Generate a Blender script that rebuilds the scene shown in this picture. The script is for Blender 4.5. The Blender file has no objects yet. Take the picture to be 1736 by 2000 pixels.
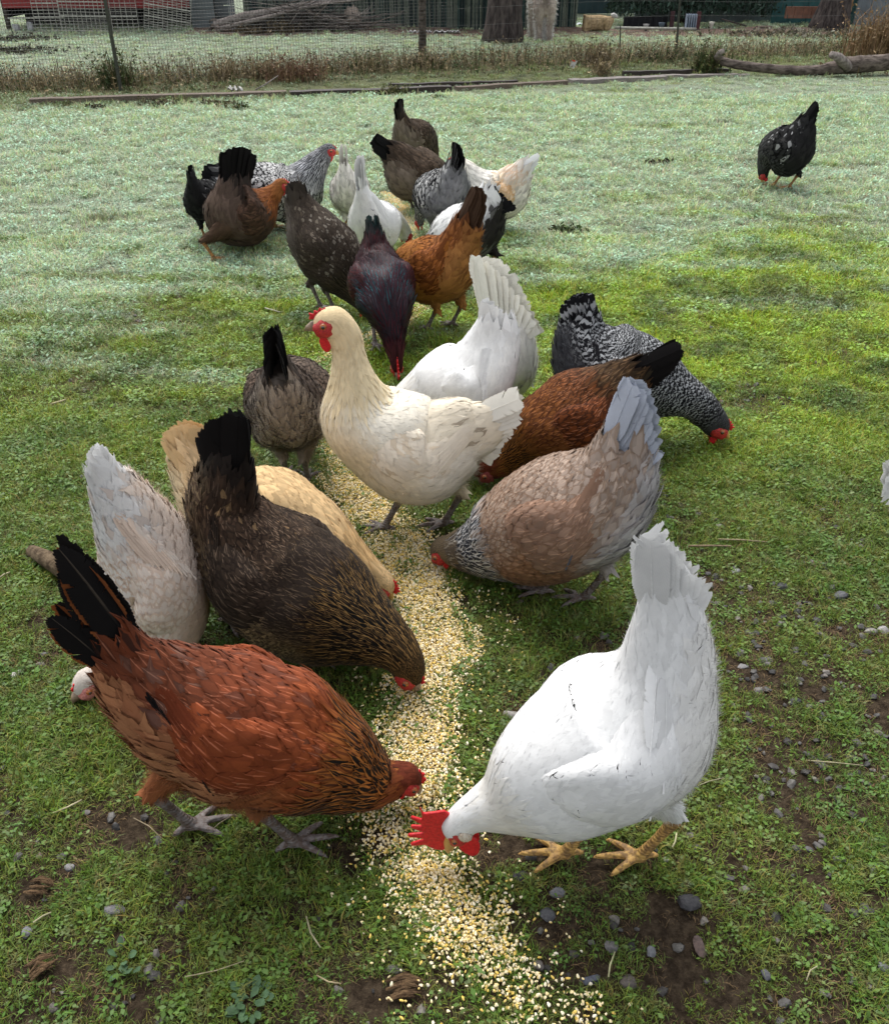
import bpy, bmesh, math, random
import numpy as np
from mathutils import Vector, Matrix, Quaternion
from mathutils.kdtree import KDTree
R = math.radians
C = bpy.context.scene.collection
scene = bpy.context.scene
rng = np.random.default_rng(11)
random.seed(11)

# ------------------------------------------------------------------ camera, light, exposure
CAM_H, PITCH, FPX, PW, PH = 1.30, R(33.2), 1740.0, 1736.0, 2000.0
cam_d = bpy.data.cameras.new('camera'); cam = bpy.data.objects.new('camera', cam_d); C.objects.link(cam)
cam.location = (0, 0, CAM_H); cam.rotation_euler = (R(90) - PITCH, 0, 0)
cam_d.sensor_fit = 'VERTICAL'; cam_d.sensor_height = 24.0; cam_d.lens = 24.0 * FPX / PH
cam_d.clip_start = 0.05; cam_d.clip_end = 400
scene.camera = cam

world = bpy.data.worlds.new("World"); scene.world = world; world.use_nodes = True
wn = world.node_tree; wn.nodes.clear()
w_out = wn.nodes.new('ShaderNodeOutputWorld'); w_bg = wn.nodes.new('ShaderNodeBackground')
w_sky = wn.nodes.new('ShaderNodeTexSky'); w_sky.sky_type = 'NISHITA'; w_sky.sun_disc = False
SUN_EL, SUN_AZ = R(60), R(-18)          # azimuth from +Y towards +X
w_sky.sun_elevation = SUN_EL; w_sky.sun_rotation = SUN_AZ
w_sky.air_density = 1.0; w_sky.dust_density = 3.0; w_sky.ozone_density = 1.0
w_hs = wn.nodes.new('ShaderNodeHueSaturation'); w_hs.inputs['Saturation'].default_value = 0.22
wn.links.new(w_sky.outputs[0], w_hs.inputs['Color']); wn.links.new(w_hs.outputs[0], w_bg.inputs['Color'])
w_bg.inputs['Strength'].default_value = 0.14
wn.links.new(w_bg.outputs[0], w_out.inputs['Surface'])
sun_d = bpy.data.lights.new('sun', 'SUN'); sun = bpy.data.objects.new('sun', sun_d); C.objects.link(sun)
sun_d.energy = 1.2; sun_d.angle = R(40); sun_d.color = (1.0, 0.97, 0.92)
_sd = Vector((math.sin(SUN_AZ) * math.cos(SUN_EL), math.cos(SUN_AZ) * math.cos(SUN_EL), math.sin(SUN_EL)))
sun.rotation_euler = _sd.to_track_quat('Z', 'Y').to_euler()
scene.view_settings.view_transform = 'Standard'; scene.view_settings.look = 'None'
scene.view_settings.gamma = 1; scene.view_settings.use_curve_mapping = False
scene.view_settings.exposure = 1.0
scene.render.engine = 'CYCLES'
scene.cycles.max_bounces = 6; scene.cycles.diffuse_bounces = 3; scene.cycles.glossy_bounces = 2

# ------------------------------------------------------------------ survey helpers: bearing of a photo point -> place
CP, SP = math.cos(PITCH), math.sin(PITCH)
def ray(px, py):
    u = (px - PW / 2) / FPX; v = (py - PH / 2) / FPX
    return np.array([u, CP - v * SP, -SP - v * CP])
def ground(px, py, z=0.0):
    d = ray(px, py); t = (z - CAM_H) / d[2]
    return np.array([d[0] * t, d[1] * t, z])
def depth_of(p):
    return p[1] * CP - (p[2] - CAM_H) * SP
def above(px, py, gx, gy):
    """height of the point seen at px,py if it stands over the ground spot (same distance along Y)"""
    d = ray(px, py); t = gy / d[1]
    return np.array([d[0] * t, gy, CAM_H + d[2] * t])

# ------------------------------------------------------------------ object helpers
def link(o, parent=None):
    C.objects.link(o)
    if parent is not None: o.parent = parent
    return o
def tag(o, label=None, cat=None, group=None, kind=None):
    if label: o['label'] = label
    if cat: o['category'] = cat
    if group: o['group'] = group
    if kind: o['kind'] = kind
    return o
def empty(name, loc=(0, 0, 0), rz=0.0):
    o = bpy.data.objects.new(name, None); o.empty_display_size = 0.1
    C.objects.link(o); o.location = loc; o.rotation_euler = (0, 0, rz); return o
def mesh_np(name, V, F, mat, parent=None, smooth=True, attrs=None):
    """V (n,3); F list of arrays, each (m,k) faces of k corners"""
    me = bpy.data.meshes.new(name)
    V = np.asarray(V, dtype=np.float32)
    if not isinstance(F, (list, tuple)) or (len(F) and not isinstance(F[0], np.ndarray)): F = [np.asarray(F)]
    F = [f for f in F if len(f)]
    loops = np.concatenate([f.ravel() for f in F]).astype(np.int32)
    tot = np.concatenate([np.full(len(f), f.shape[1]) for f in F]).astype(np.int32)
    start = np.concatenate([[0], np.cumsum(tot)[:-1]]).astype(np.int32)
    me.vertices.add(len(V)); me.vertices.foreach_set('co', V.ravel())
    me.loops.add(len(loops)); me.loops.foreach_set('vertex_index', loops)
    me.polygons.add(len(tot)); me.polygons.foreach_set('loop_start', start)
    try: me.polygons.foreach_set('loop_total', tot)
    except Exception: pass
    me.polygons.foreach_set('use_smooth', np.full(len(tot), bool(smooth)))
    for k, (typ, arr) in (attrs or {}).items():
        a = me.attributes.new(k, typ, 'POINT')
        arr = np.ascontiguousarray(arr, dtype=np.float32)
        a.data.foreach_set({'FLOAT_COLOR': 'color', 'FLOAT_VECTOR': 'vector', 'FLOAT': 'value'}[typ], arr.ravel())
    me.update(calc_edges=True); me.validate()
    if mat: me.materials.append(mat)
    return link(bpy.data.objects.new(name, me), parent)
def obj_bm(name, bm, mat, parent=None, smooth=False):
    me = bpy.data.meshes.new(name); bm.normal_update(); bm.to_mesh(me); bm.free()
    if smooth:
        for p in me.polygons: p.use_smooth = True
    if mat: me.materials.append(mat)
    return link(bpy.data.objects.new(name, me), parent)
def remeshed(o, voxel, smooth_it=2, fac=0.5):
    md = o.modifiers.new('r', 'REMESH'); md.mode = 'VOXEL'; md.voxel_size = voxel; md.use_smooth_shade = True
    if smooth_it:
        sm = o.modifiers.new('s', 'SMOOTH'); sm.iterations = smooth_it; sm.factor = fac
    dg = bpy.context.evaluated_depsgraph_get()
    me = bpy.data.meshes.new_from_object(o.evaluated_get(dg))
    o.modifiers.clear(); old = o.data; mats = list(old.materials); o.data = me
    me.materials.clear()
    for m in mats: me.materials.append(m)
    bpy.data.meshes.remove(old); return o
def cr(P, u):
    """Catmull-Rom through rows of P at parameter u (0..n-1)"""
    P = np.asarray(P, float); n = len(P); u = np.clip(u, 0, n - 1 - 1e-6); i = u.astype(int); f = (u - i)[:, None]
    g = lambda k: P[np.clip(k, 0, n - 1)]
    a, b, c, d = g(i - 1), g(i), g(i + 1), g(i + 2)
    return .5 * (2 * b + (c - a) * f + (2 * a - 5 * b + 4 * c - d) * f**2 + (3 * b - a - 3 * c + d) * f**3)
class MB:
    """gathers boxes, tubes and blobs for ONE mesh"""
    def __init__(s): s.V = []; s.F4 = []; s.F3 = []; s.n = 0
    def add(s, V, F4=None, F3=None):
        V = np.asarray(V, float).reshape(-1, 3)
        if F4 is not None and len(F4): s.F4.append(np.asarray(F4) + s.n)
        if F3 is not None and len(F3): s.F3.append(np.asarray(F3) + s.n)
        s.V.append(V); s.n += len(V)
    def box(s, c, size, M=None):
        x, y, z = [q / 2 for q in size]
        V = np.array([[-x,-y,-z],[x,-y,-z],[x,y,-z],[-x,y,-z],[-x,-y,z],[x,-y,z],[x,y,z],[-x,y,z]])
        if M is not None: V = V @ np.array(M.to_3x3() if hasattr(M, 'to_3x3') else M).T
        s.add(V + np.asarray(c), [[0,3,2,1],[4,5,6,7],[0,1,5,4],[1,2,6,5],[2,3,7,6],[3,0,4,7]])
    def bar(s, a, b, w, h=None, up=(0, 0, 1)):
        a = np.asarray(a, float); b = np.asarray(b, float); d = b - a; L = np.linalg.norm(d); d /= L
        h = h or w; sd = np.cross(d, up)
        if np.linalg.norm(sd) < 1e-4: sd = np.cross(d, (1, 0, 0))
        sd /= np.linalg.norm(sd); u2 = np.cross(sd, d)
        M = np.stack([d, sd, u2], 1)
        s.box((a + b) / 2, (L, w, h), M)
    def tube(s, pts, rad, k=7, caps=True, flat=1.0, jit=0.0):
        P = np.asarray(pts, float); n = len(P); rad = np.broadcast_to(np.asarray(rad, float), (n,))
        T = np.gradient(P, axis=0); T /= np.linalg.norm(T, axis=1)[:, None] + 1e-9
        ref = np.array([0, 0, 1.0]) if abs(T[:, 2].mean()) < .8 else np.array([1.0, 0, 0])
        A = np.cross(T, ref); A /= np.linalg.norm(A, axis=1)[:, None] + 1e-9; B = np.cross(A, T)
        a = np.arange(k) * 2 * math.pi / k
        rr = rad[:, None] * (1 + jit * rng.uniform(-1, 1, (n, k)))
        V = P[:, None] + rr[..., None] * (np.cos(a)[None, :, None] * A[:, None] + flat * np.sin(a)[None, :, None] * B[:, None])
        i = np.arange(n - 1)[:, None] * k; j = np.arange(k)[None]; j2 = (j + 1) % k
        F = np.stack([i + j, i + j2, i + k + j2, i + k + j], -1).reshape(-1, 4)
        V = V.reshape(-1, 3); F3 = []
        if caps:
            V = np.vstack([V, P[0], P[-1]]); b = n * k
            F3 = [[b, (q + 1) % k, q] for q in range(k)] + [[b + 1, (n - 1) * k + q, (n - 1) * k + (q + 1) % k] for q in range(k)]
        s.add(V, F, F3)
    def build(s, name, mat, parent=None, smooth=False):
        V = np.vstack(s.V); F = []
        if s.F4: F.append(np.vstack(s.F4))
        if s.F3: F.append(np.vstack(s.F3))
        return mesh_np(name, V, F, mat, parent, smooth)
def vnoise(x, y, scale, seed=0):
    """value noise 0..1 on arrays"""
    r = np.random.default_rng(seed); G = r.random((64, 64))
    x = np.asarray(x) / scale + 100.3; y = np.asarray(y) / scale + 100.7
    xi = np.floor(x).astype(int); yi = np.floor(y).astype(int); fx = x - xi; fy = y - yi
    fx = fx * fx * (3 - 2 * fx); fy = fy * fy * (3 - 2 * fy)
    g = lambda a, b: G[a % 64, b % 64]
    return (g(xi, yi) * (1 - fx) + g(xi + 1, yi) * fx) * (1 - fy) + (g(xi, yi + 1) * (1 - fx) + g(xi + 1, yi + 1) * fx) * fy

# ------------------------------------------------------------------ materials
class NT:
    def __init__(s, name):
        s.m = bpy.data.materials.new(name); s.m.use_nodes = True; s.t = s.m.node_tree; s.t.nodes.clear()
        s.out = s.t.nodes.new('ShaderNodeOutputMaterial'); s.b = s.t.nodes.new('ShaderNodeBsdfPrincipled')
        s.t.links.new(s.b.outputs[0], s.out.inputs[0]); s.b.inputs['Roughness'].default_value = 0.8
        s.b.inputs['Specular IOR Level'].default_value = 0.25
    def n(s, typ, **kw):
        nd = s.t.nodes.new(typ)
        for k, v in kw.items():
            if k in nd.inputs: nd.inputs[k].default_value = v
            else: setattr(nd, k, v)
        return nd
    def l(s, a, b): s.t.links.new(a, b)
    def math(s, op, a, b=None, clamp=False):
        nd = s.t.nodes.new('ShaderNodeMath'); nd.operation = op; nd.use_clamp = clamp
        for i, x in enumerate((a, b)):
            if x is None: continue
            if isinstance(x, (int, float)): nd.inputs[i].default_value = x
            else: s.l(x, nd.inputs[i])
        return nd.outputs[0]
    def mix(s, fac, a, b, blend='MIX'):
        nd = s.t.nodes.new('ShaderNodeMix'); nd.data_type = 'RGBA'; nd.blend_type = blend
        for sock, x in ((nd.inputs[0], fac), (nd.inputs[6], a), (nd.inputs[7], b)):
            if isinstance(x, (int, float)): sock.default_value = x
            elif isinstance(x, tuple): sock.default_value = (*x, 1)
            else: s.l(x, sock)
        return nd.outputs[2]
    def ss(s, x, a, b):
        nd = s.t.nodes.new('ShaderNodeMapRange'); nd.interpolation_type = 'SMOOTHSTEP'
        nd.inputs['From Min'].default_value = a; nd.inputs['From Max'].default_value = b
        s.l(x, nd.inputs['Value']); return nd.outputs[0]
    def noise(s, vec, scale, detail=3, rough=0.55, dist=0.0):
        nd = s.t.nodes.new('ShaderNodeTexNoise'); nd.inputs['Scale'].default_value = scale
        nd.inputs['Detail'].default_value = detail; nd.inputs['Roughness'].default_value = rough
        nd.inputs['Distortion'].default_value = dist
        if vec is not None: s.l(vec, nd.inputs['Vector'])
        return nd.outputs[0]
    def bump(s, h, strength=0.5, dist=0.01):
        nd = s.t.nodes.new('ShaderNodeBump'); nd.inputs['Strength'].default_value = strength
        nd.inputs['Distance'].default_value = dist; s.l(h, nd.inputs['Height']); s.l(nd.outputs[0], s.b.inputs['Normal'])
def simple_mat(name, a, b=None, scale=20.0, rough=0.8, spec=0.25, bump=0.0, stretch=None, detail=4):
    t = NT(name); co = t.n('ShaderNodeTexCoord').outputs['Object']
    if stretch:
        mp = t.n('ShaderNodeMapping'); mp.inputs['Scale'].default_value = stretch; t.l(co, mp.inputs['Vector']); co = mp.outputs[0]
    nz = t.noise(co, scale, detail)
    t.l(t.mix(t.ss(nz, .3, .7), a, b or tuple(q * .6 for q in a)), t.b.inputs['Base Color'])
    t.b.inputs['Roughness'].default_value = rough; t.b.inputs['Specular IOR Level'].default_value = spec
    if bump: t.bump(nz, bump, 0.01)
    return t.m
# ------------------------------------------------------------------ ground
def turf_colour(t, blade):
    """shared by soil sheet and grass: frosted dew far off, bright green in the middle, mossy and brown close by"""
    geo = t.n('ShaderNodeNewGeometry').outputs['Position']
    sep = t.n('ShaderNodeSeparateXYZ'); t.l(geo, sep.inputs[0])
    y = sep.outputs[1]; x = sep.outputs[0]
    flat = t.n('ShaderNodeCombineXYZ'); t.l(x, flat.inputs[0]); t.l(y, flat.inputs[1]); p = flat.outputs[0]
    big = t.noise(p, 0.9, 4, .6, .4); mid = t.noise(p, 3.2, 4, .65); fine = t.noise(p, 30, 3, .6)
    st = t.n('ShaderNodeMapping'); st.inputs['Scale'].default_value = (0.55, 2.2, 1); t.l(p, st.inputs['Vector'])
    band = t.noise(st.outputs[0], 1.5, 5, .65)
    base = t.mix(t.ss(mid, .35, .65), (0.105, 0.18, 0.027), (0.16, 0.22, 0.035))
    base = t.mix(t.ss(fine, .45, .75), base, (0.20, 0.20, 0.07))
    brown = t.math('MULTIPLY', t.ss(big, .54, .66), 0.35)
    base = t.mix(brown, base, (0.15, 0.13, 0.07))
    lush = t.math('MULTIPLY', t.math('MULTIPLY', t.ss(y, 1.9, 2.9), t.ss(mid, .38, .60)), t.math('ADD', t.math('MULTIPLY', t.ss(x, -1.6, .5), .65), .35))
    base = t.mix(lush, base, (0.33, 0.45, 0.04))
    # dew: pale film of droplets, more of it with distance (the trampled corn run is wet-dark)
    a = t.math('ADD', t.math('MULTIPLY', t.ss(y, 1.8, 5.8), 0.95), t.math('MULTIPLY', t.math('SUBTRACT', band, .5), 2.5))
    a = t.math('ADD', a, t.math('MULTIPLY', t.math('SUBTRACT', fine, .5), 1.1))
    a = t.math('ADD', a, t.math('MULTIPLY', t.math('MULTIPLY', t.ss(x, .2, -1.4), t.ss(y, 1.8, 3.0)), .20))
    side = t.math('MULTIPLY', t.ss(x, .2, 1.0), t.ss(y, 4.6, 2.6))
    a = t.math('SUBTRACT', a, t.math('MULTIPLY', side, .25))
    dew = t.math('MULTIPLY', t.ss(a, .28, .95), 0.88)
    yf = t.math('SUBTRACT', y, t.math('ADD', t.math('MULTIPLY', x, .33), 11.2)); win = t.math('MULTIPLY', t.ss(yf, -2.3, -1.5), t.math('SUBTRACT', 1.0, t.ss(yf, .1, .7)))
    dew = t.math('MULTIPLY', dew, t.math('SUBTRACT', 1.0, t.math('MULTIPLY', win, .78))); streak = t.ss(t.noise(st.outputs[0], 2.3, 4, .6), .60, .70)
    base = t.mix(t.math('MULTIPLY', win, .6), base, (0.10, 0.10, 0.045)); base = t.mix(t.math('MULTIPLY', t.math('MULTIPLY', streak, t.ss(y, 3.5, 5.5)), .8), base, (0.12, 0.105, 0.07)); dew = t.math('MULTIPLY', dew, t.math('SUBTRACT', 1.0, t.math('MULTIPLY', streak, .65)))
    return t.mix(dew, base, (0.52, 0.63, 0.48)), y, p, mid, fine, dew
tm = NT('turf_soil')
colg, yy, pp, midn, finen, dewn = turf_colour(tm, False)
soil = tm.mix(tm.ss(tm.noise(pp, 60, 5, .7), .35, .7), (0.028, 0.019, 0.012), (0.085, 0.062, 0.040))
cover = tm.ss(yy, 1.6, 4.2)
spk = tm.ss(tm.noise(pp, 140, 3, .7), .38, .6)
tm.l(tm.mix(tm.math('MULTIPLY', tm.math('MULTIPLY', cover, spk), .75), soil, colg), tm.b.inputs['Base Color'])
tm.b.inputs['Roughness'].default_value = 0.95; tm.b.inputs['Specular IOR Level'].default_value = .1
tm.bump(tm.noise(pp, 90, 5, .7), 0.8, 0.02)
MAT_SOIL = tm.m
def ground_z(x, y):
    w = np.clip((np.asarray(y) - 9.0) / 3.0, 0, 1)
    return 0.010 * (vnoise(x, y, .22, 3) - .5) + 0.006 * (vnoise(x, y, .07, 4) - .5) + w * .05 * (vnoise(x, y, 1.1, 5) - .5)
def grid_sheet(name, xs, ys, zf, mat):
    X, Y = np.meshgrid(xs, ys); Z = zf(X, Y)
    V = np.stack([X, Y, Z], -1).reshape(-1, 3); nx, ny = len(xs), len(ys)
    i = np.arange(ny - 1)[:, None] * nx + np.arange(nx - 1)[None]
    F = np.stack([i, i + 1, i + nx + 1, i + nx], -1).reshape(-1, 4)
    return mesh_np(name, V, F, mat)
xs = np.unique(np.concatenate([np.linspace(-150, -8, 12), np.linspace(-8, -3, 30), np.linspace(-3, 3, 130), np.linspace(3, 8, 30), np.linspace(8, 150, 12)]))
ys = np.unique(np.concatenate([np.linspace(-60, -1, 8), np.linspace(-1, .6, 10), np.linspace(.6, 4.5, 110), np.linspace(4.5, 18, 90), np.linspace(18, 220, 20)]))
tag(grid_sheet('ground', xs, ys, ground_z, MAT_SOIL), 'grassy farmyard ground with mossy, bare and dew-covered patches', kind='structure')

# tuft prototypes, scattered by geometry nodes
gm = NT('grass_blade')
colg, yy, pp, midn, finen, dewn = turf_colour(gm, True)
att = gm.n('ShaderNodeAttribute', attribute_name='tint').outputs['Color']
cc = gm.mix(1.0, colg, att, 'MULTIPLY')
gm.l(cc, gm.b.inputs['Base Color']); gm.b.inputs['Roughness'].default_value = .5; gm.b.inputs['Specular IOR Level'].default_value = .35
gtr = gm.n('ShaderNodeBsdfTranslucent'); gm.l(cc, gtr.inputs[0]); gmx = gm.n('ShaderNodeMixShader'); gmx.inputs[0].default_value = .25
gm.l(gm.b.outputs[0], gmx.inputs[1]); gm.l(gtr.outputs[0], gmx.inputs[2]); gm.l(gmx.outputs[0], gm.out.inputs[0])
MAT_GRASS = gm.m
dm = NT('dry_stalk'); dat = dm.n('ShaderNodeAttribute', attribute_name='tint').outputs['Color']
dm.l(dat, dm.b.inputs['Base Color']); dm.b.inputs['Roughness'].default_value = .7
MAT_DRY = dm.m
def blades(n, rad, h0, h1, w, lean, seed, tint, flatleaf=0, curl=.5):
    r = np.random.default_rng(seed); V = []; F3 = []; F4 = []; T = []; b = 0
    for k in range(n):
        a = r.uniform(0, 2 * math.pi); q = rad * math.sqrt(r.random()); base = np.array([q * math.cos(a), q * math.sin(a), -.002])
        h = r.uniform(h0, h1); d = r.uniform(0, 2 * math.pi); ln = r.uniform(.2, 1) * lean
        side = np.array([-math.sin(d), math.cos(d), 0]); fw = np.array([math.cos(d), math.sin(d), 0])
        ww = w * r.uniform(.6, 1.3)
        p1 = base + fw * h * ln * .35 + np.array([0, 0, h * .6]); p2 = base + fw * h * ln + np.array([0, 0, h * (1 - curl * ln * .6)])
        V += [base - side * ww * .6, base + side * ww * .6, p1 - side * ww, p1 + side * ww, p2]
        F4.append([b, b + 1, b + 3, b + 2]); F3.append([b + 2, b + 3, b + 4]); b += 5
        c = np.array(tint) * r.uniform(.65, 1.35) * np.array([r.uniform(.85, 1.2), 1, r.uniform(.8, 1.1)])
        if r.random() < .10: c = np.array([2.0, 1.3, 1.3]) * r.uniform(.6, 1)
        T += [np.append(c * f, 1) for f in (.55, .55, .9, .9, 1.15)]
    for k in range(flatleaf):
        a = r.uniform(0, 2 * math.pi); q = rad * math.sqrt(r.random()); z = r.uniform(.004, .014)
        c0 = np.array([q * math.cos(a), q * math.sin(a), z]); s = r.uniform(.0022, .0046); d = r.uniform(0, 2 * math.pi)
        f = np.array([math.cos(d), math.sin(d), r.uniform(-.2, .7)]) * s * 1.4; g = np.array([-math.sin(d), math.cos(d), r.uniform(-.3, .3)]) * s
        V += [c0 - f, c0 + g * .9 , c0 + f, c0 - g * .9]; F4.append([b, b + 1, b + 2, b + 3]); b += 4
        c = np.array([.75, .95, .9]) * r.uniform(.7, 1.35); T += [np.append(c, 1)] * 4
    return np.array(V), F4, F3, np.array(T)
PROTO = bpy.data.collections.new('tuft_prototypes')
def proto(coll, name, V, F4, F3, T, mat):
    F = []
    if len(F4): F.append(np.array(F4))
    if len(F3): F.append(np.array(F3))
    o = mesh_np(name, V, F, mat, attrs={'tint': ('FLOAT_COLOR', T)} if T is not None else None)
    C.objects.unlink(o); coll.objects.link(o); return o
def scatter(name, coll, pts, rot, scl, idx, label, kind='stuff'):
    me = bpy.data.meshes.new(name); n = len(pts)
    me.vertices.add(n); me.vertices.foreach_set('co', np.asarray(pts, np.float32).ravel())
    a = me.attributes.new('rot', 'FLOAT_VECTOR', 'POINT'); a.data.foreach_set('vector', np.asarray(rot, np.float32).ravel())
    a = me.attributes.new('scl', 'FLOAT', 'POINT'); a.data.foreach_set('value', np.asarray(scl, np.float32))
    a = me.attributes.new('idx', 'INT', 'POINT'); a.data.foreach_set('value', np.asarray(idx, np.int32))
    o = link(bpy.data.objects.new(name, me)); tag(o, label, kind=kind)
    g = bpy.data.node_groups.new(name, 'GeometryNodeTree')
    g.interface.new_socket('Geometry', in_out='INPUT', socket_type='NodeSocketGeometry')
    g.interface.new_socket('Geometry', in_out='OUTPUT', socket_type='NodeSocketGeometry')
    N = g.nodes; gi = N.new('NodeGroupInput'); go = N.new('NodeGroupOutput'); ip = N.new('GeometryNodeInstanceOnPoints')
    ci = N.new('GeometryNodeCollectionInfo'); ci.inputs['Collection'].default_value = coll
    ci.inputs['Separate Children'].default_value = True; ci.inputs['Reset Children'].default_value = True
    ip.inputs['Pick Instance'].default_value = True
    def na(nm, dt):
        q = N.new('GeometryNodeInputNamedAttribute'); q.data_type = dt; q.inputs['Name'].default_value = nm; return q.outputs[0]
    g.links.new(gi.outputs[0], ip.inputs['Points']); g.links.new(ci.outputs[0], ip.inputs['Instance'])
    g.links.new(na('idx', 'INT'), ip.inputs['Instance Index']); g.links.new(na('scl', 'FLOAT'), ip.inputs['Scale'])
    e2r = N.new('FunctionNodeEulerToRotation'); g.links.new(na('rot', 'FLOAT_VECTOR'), e2r.inputs[0]); g.links.new(e2r.outputs[0], ip.inputs['Rotation'])
    g.links.new(ip.outputs[0], go.inputs[0])
    md = o.modifiers.new('scatter', 'NODES'); md.node_group = g
    return o
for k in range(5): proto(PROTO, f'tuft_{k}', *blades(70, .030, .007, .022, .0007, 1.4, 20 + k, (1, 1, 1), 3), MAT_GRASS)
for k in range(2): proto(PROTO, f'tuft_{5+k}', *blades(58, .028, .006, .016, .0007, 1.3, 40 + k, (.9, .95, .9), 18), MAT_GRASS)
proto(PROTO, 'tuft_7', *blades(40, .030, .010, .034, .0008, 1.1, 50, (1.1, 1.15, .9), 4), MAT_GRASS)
def dryset(seed, n=22):
    V, F4, F3, T = blades(n, .035, .006, .020, .0007, 2.2, seed, (1, 1, 1), 0, .9); r = np.random.default_rng(seed)
    T[:, :3] = np.array([.17, .11, .05]) * r.uniform(.5, 1.4, (len(T), 1)); return V, F4, F3, T
proto(PROTO, 'tuft_8', *dryset(60), MAT_DRY)

# bare and stony spots read off the photograph (photo x, y, radius in photo px, strength)
BARE = [(250,1620,75,.9),(95,1720,60,.7),(1100,1850,110,.75),(1060,1650,70,.8),(700,1990,120,.7),(1420,1180,150,.6),(1530,1330,120,.7),(1600,1500,110,.55),
        (1560,1180,90,.6),(1180,1780,120,.6),(1340,620,70,.35),(320,615,85,.45),(130,760,60,.35),(210,520,60,.4),(1480,790,70,.5),(640,1350,60,.5),(150,1230,70,.4),
        (1660,1240,80,.6),(980,1200,70,.35),(600,1990,80,.6),(1700,1580,60,.5),(420,1500,60,.5),(1030,1400,60,.4),(1500,1700,120,.5),(1300,1900,130,.5),(150,1900,90,.4),(60,1240,60,.5)]
def bare(x, y):
    b = np.clip((vnoise(x, y, .13, 21) - .64) * 3.2, 0, 1) * np.clip((2.5 - y) / 1, 0, 1)
    for px, py, rp, st in BARE:
        g = ground(px, py); r = rp / (0.6436 * (py + 138)) * (1.0 + .9 * (vnoise(x, y, .06, 22) - .5))
        d = np.hypot(x - g[0], (y - g[1]) * .8) / r
        b = np.maximum(b, st * np.clip(1.35 - d, 0, 1))
    return b
# the run of cracked corn: photo x, y, half width px, density 0..1
CORN = [(1200,2030,50,.14),(1120,1975,60,.22),(1020,1930,66,.40),(965,1870,68,.45),(905,1800,84,.80),(850,1730,88,.80),(800,1660,80,.55),(790,1590,80,.6),(815,1520,80,.85),
        (820,1440,72,.95),(830,1360,70,.98),(850,1280,72,1.0),(840,1210,72,1.0),(815,1140,72,.98),(780,1070,68,.95),(740,1010,64,.9),(705,960,58,.85),(670,915,48,.8),(645,880,32,.7),
        (635,800,20,.4),(635,715,28,.6),(700,680,30,.5),(780,640,28,.5),(820,600,26,.8),(815,540,22,.8),(800,480,20,.8),(790,440,20,.8),(775,400,22,.9),(765,370,22,.5)]
def corn_pts():
    P = np.array([ground(a, b)[:2] for a, b, _, _ in CORN]); W = np.array([w / (0.6436 * (b + 138)) for a, b, w, _ in CORN]); D = np.array([c[3] for c in CORN])
    return P, W, D
cP, cW, cD = corn_pts()
def corn_density(x, y):
    best = np.zeros_like(x)
    for i in range(len(cP) - 1):
        a, b = cP[i], cP[i + 1]; ab = b - a; t = np.clip(((x - a[0]) * ab[0] + (y - a[1]) * ab[1]) / (ab @ ab), 0, 1)
        d = np.hypot(x - a[0] - t * ab[0], y - a[1] - t * ab[1]); w = cW[i] + t * (cW[i + 1] - cW[i]); q = cD[i] + t * (cD[i + 1] - cD[i])
        w = w * .90 * (1 + .55 * (vnoise(x, y, .07, 31) - .5))
        best = np.maximum(best, q * np.clip(1.55 - d / w * 1.05, 0, 1.0))
        best = np.maximum(best, .07 * q * (d < w * 2.4))
    return best
def strew(n, y0, y1, r):
    """points in the wedge of ground in front of the lens (with a margin)"""
    y = np.sqrt(r.random(n) * (y1**2 - y0**2) + y0**2); x = (r.random(n) * 2 - 1) * (y * .66 + .55)
    return x, y
def tufts(name, n, y0, y1, s0, s1, seed, label, keep=1.0):
    r = np.random.default_rng(seed); x, y = strew(n, y0, y1, r)
    b = bare(x, y); c = corn_density(x, y) * 1.0
    k = r.random(n) > np.maximum(b * .92, np.clip(c * .85, 0, .85)); x, y, b = x[k], y[k], b[k]; n = len(x)
    m = vnoise(x, y, .13, 23); u = r.random(n); idx = np.where(u < .62, r.integers(0, 5, n), np.where(u < .62 + .3 * m, r.integers(5, 7, n), 7))
    dry = r.random(n) < (.05 + .5 * b); idx = np.where(dry, 8, idx)
    near = np.clip((y - y0) / (y1 - y0), 0, 1); sc = (s0 + (s1 - s0) * near) * r.uniform(.7, 1.25, n) * (1 - .4 * b)
    z = ground_z(x, y); rot = np.stack([r.normal(0, .12, n), r.normal(0, .12, n), r.uniform(0, 6.28, n)], 1)
    return scatter(name, PROTO, np.stack([x, y, z], 1), rot, sc, idx, label)
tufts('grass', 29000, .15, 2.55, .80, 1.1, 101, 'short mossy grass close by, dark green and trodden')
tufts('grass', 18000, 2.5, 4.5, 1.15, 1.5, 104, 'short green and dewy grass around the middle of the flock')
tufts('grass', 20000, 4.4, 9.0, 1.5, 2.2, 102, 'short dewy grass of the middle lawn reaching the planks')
tufts('grass', 11000, 9.0, 17.5, 1.7, 2.3, 103, 'pale dewy pasture grass behind the wire fence')

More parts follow.
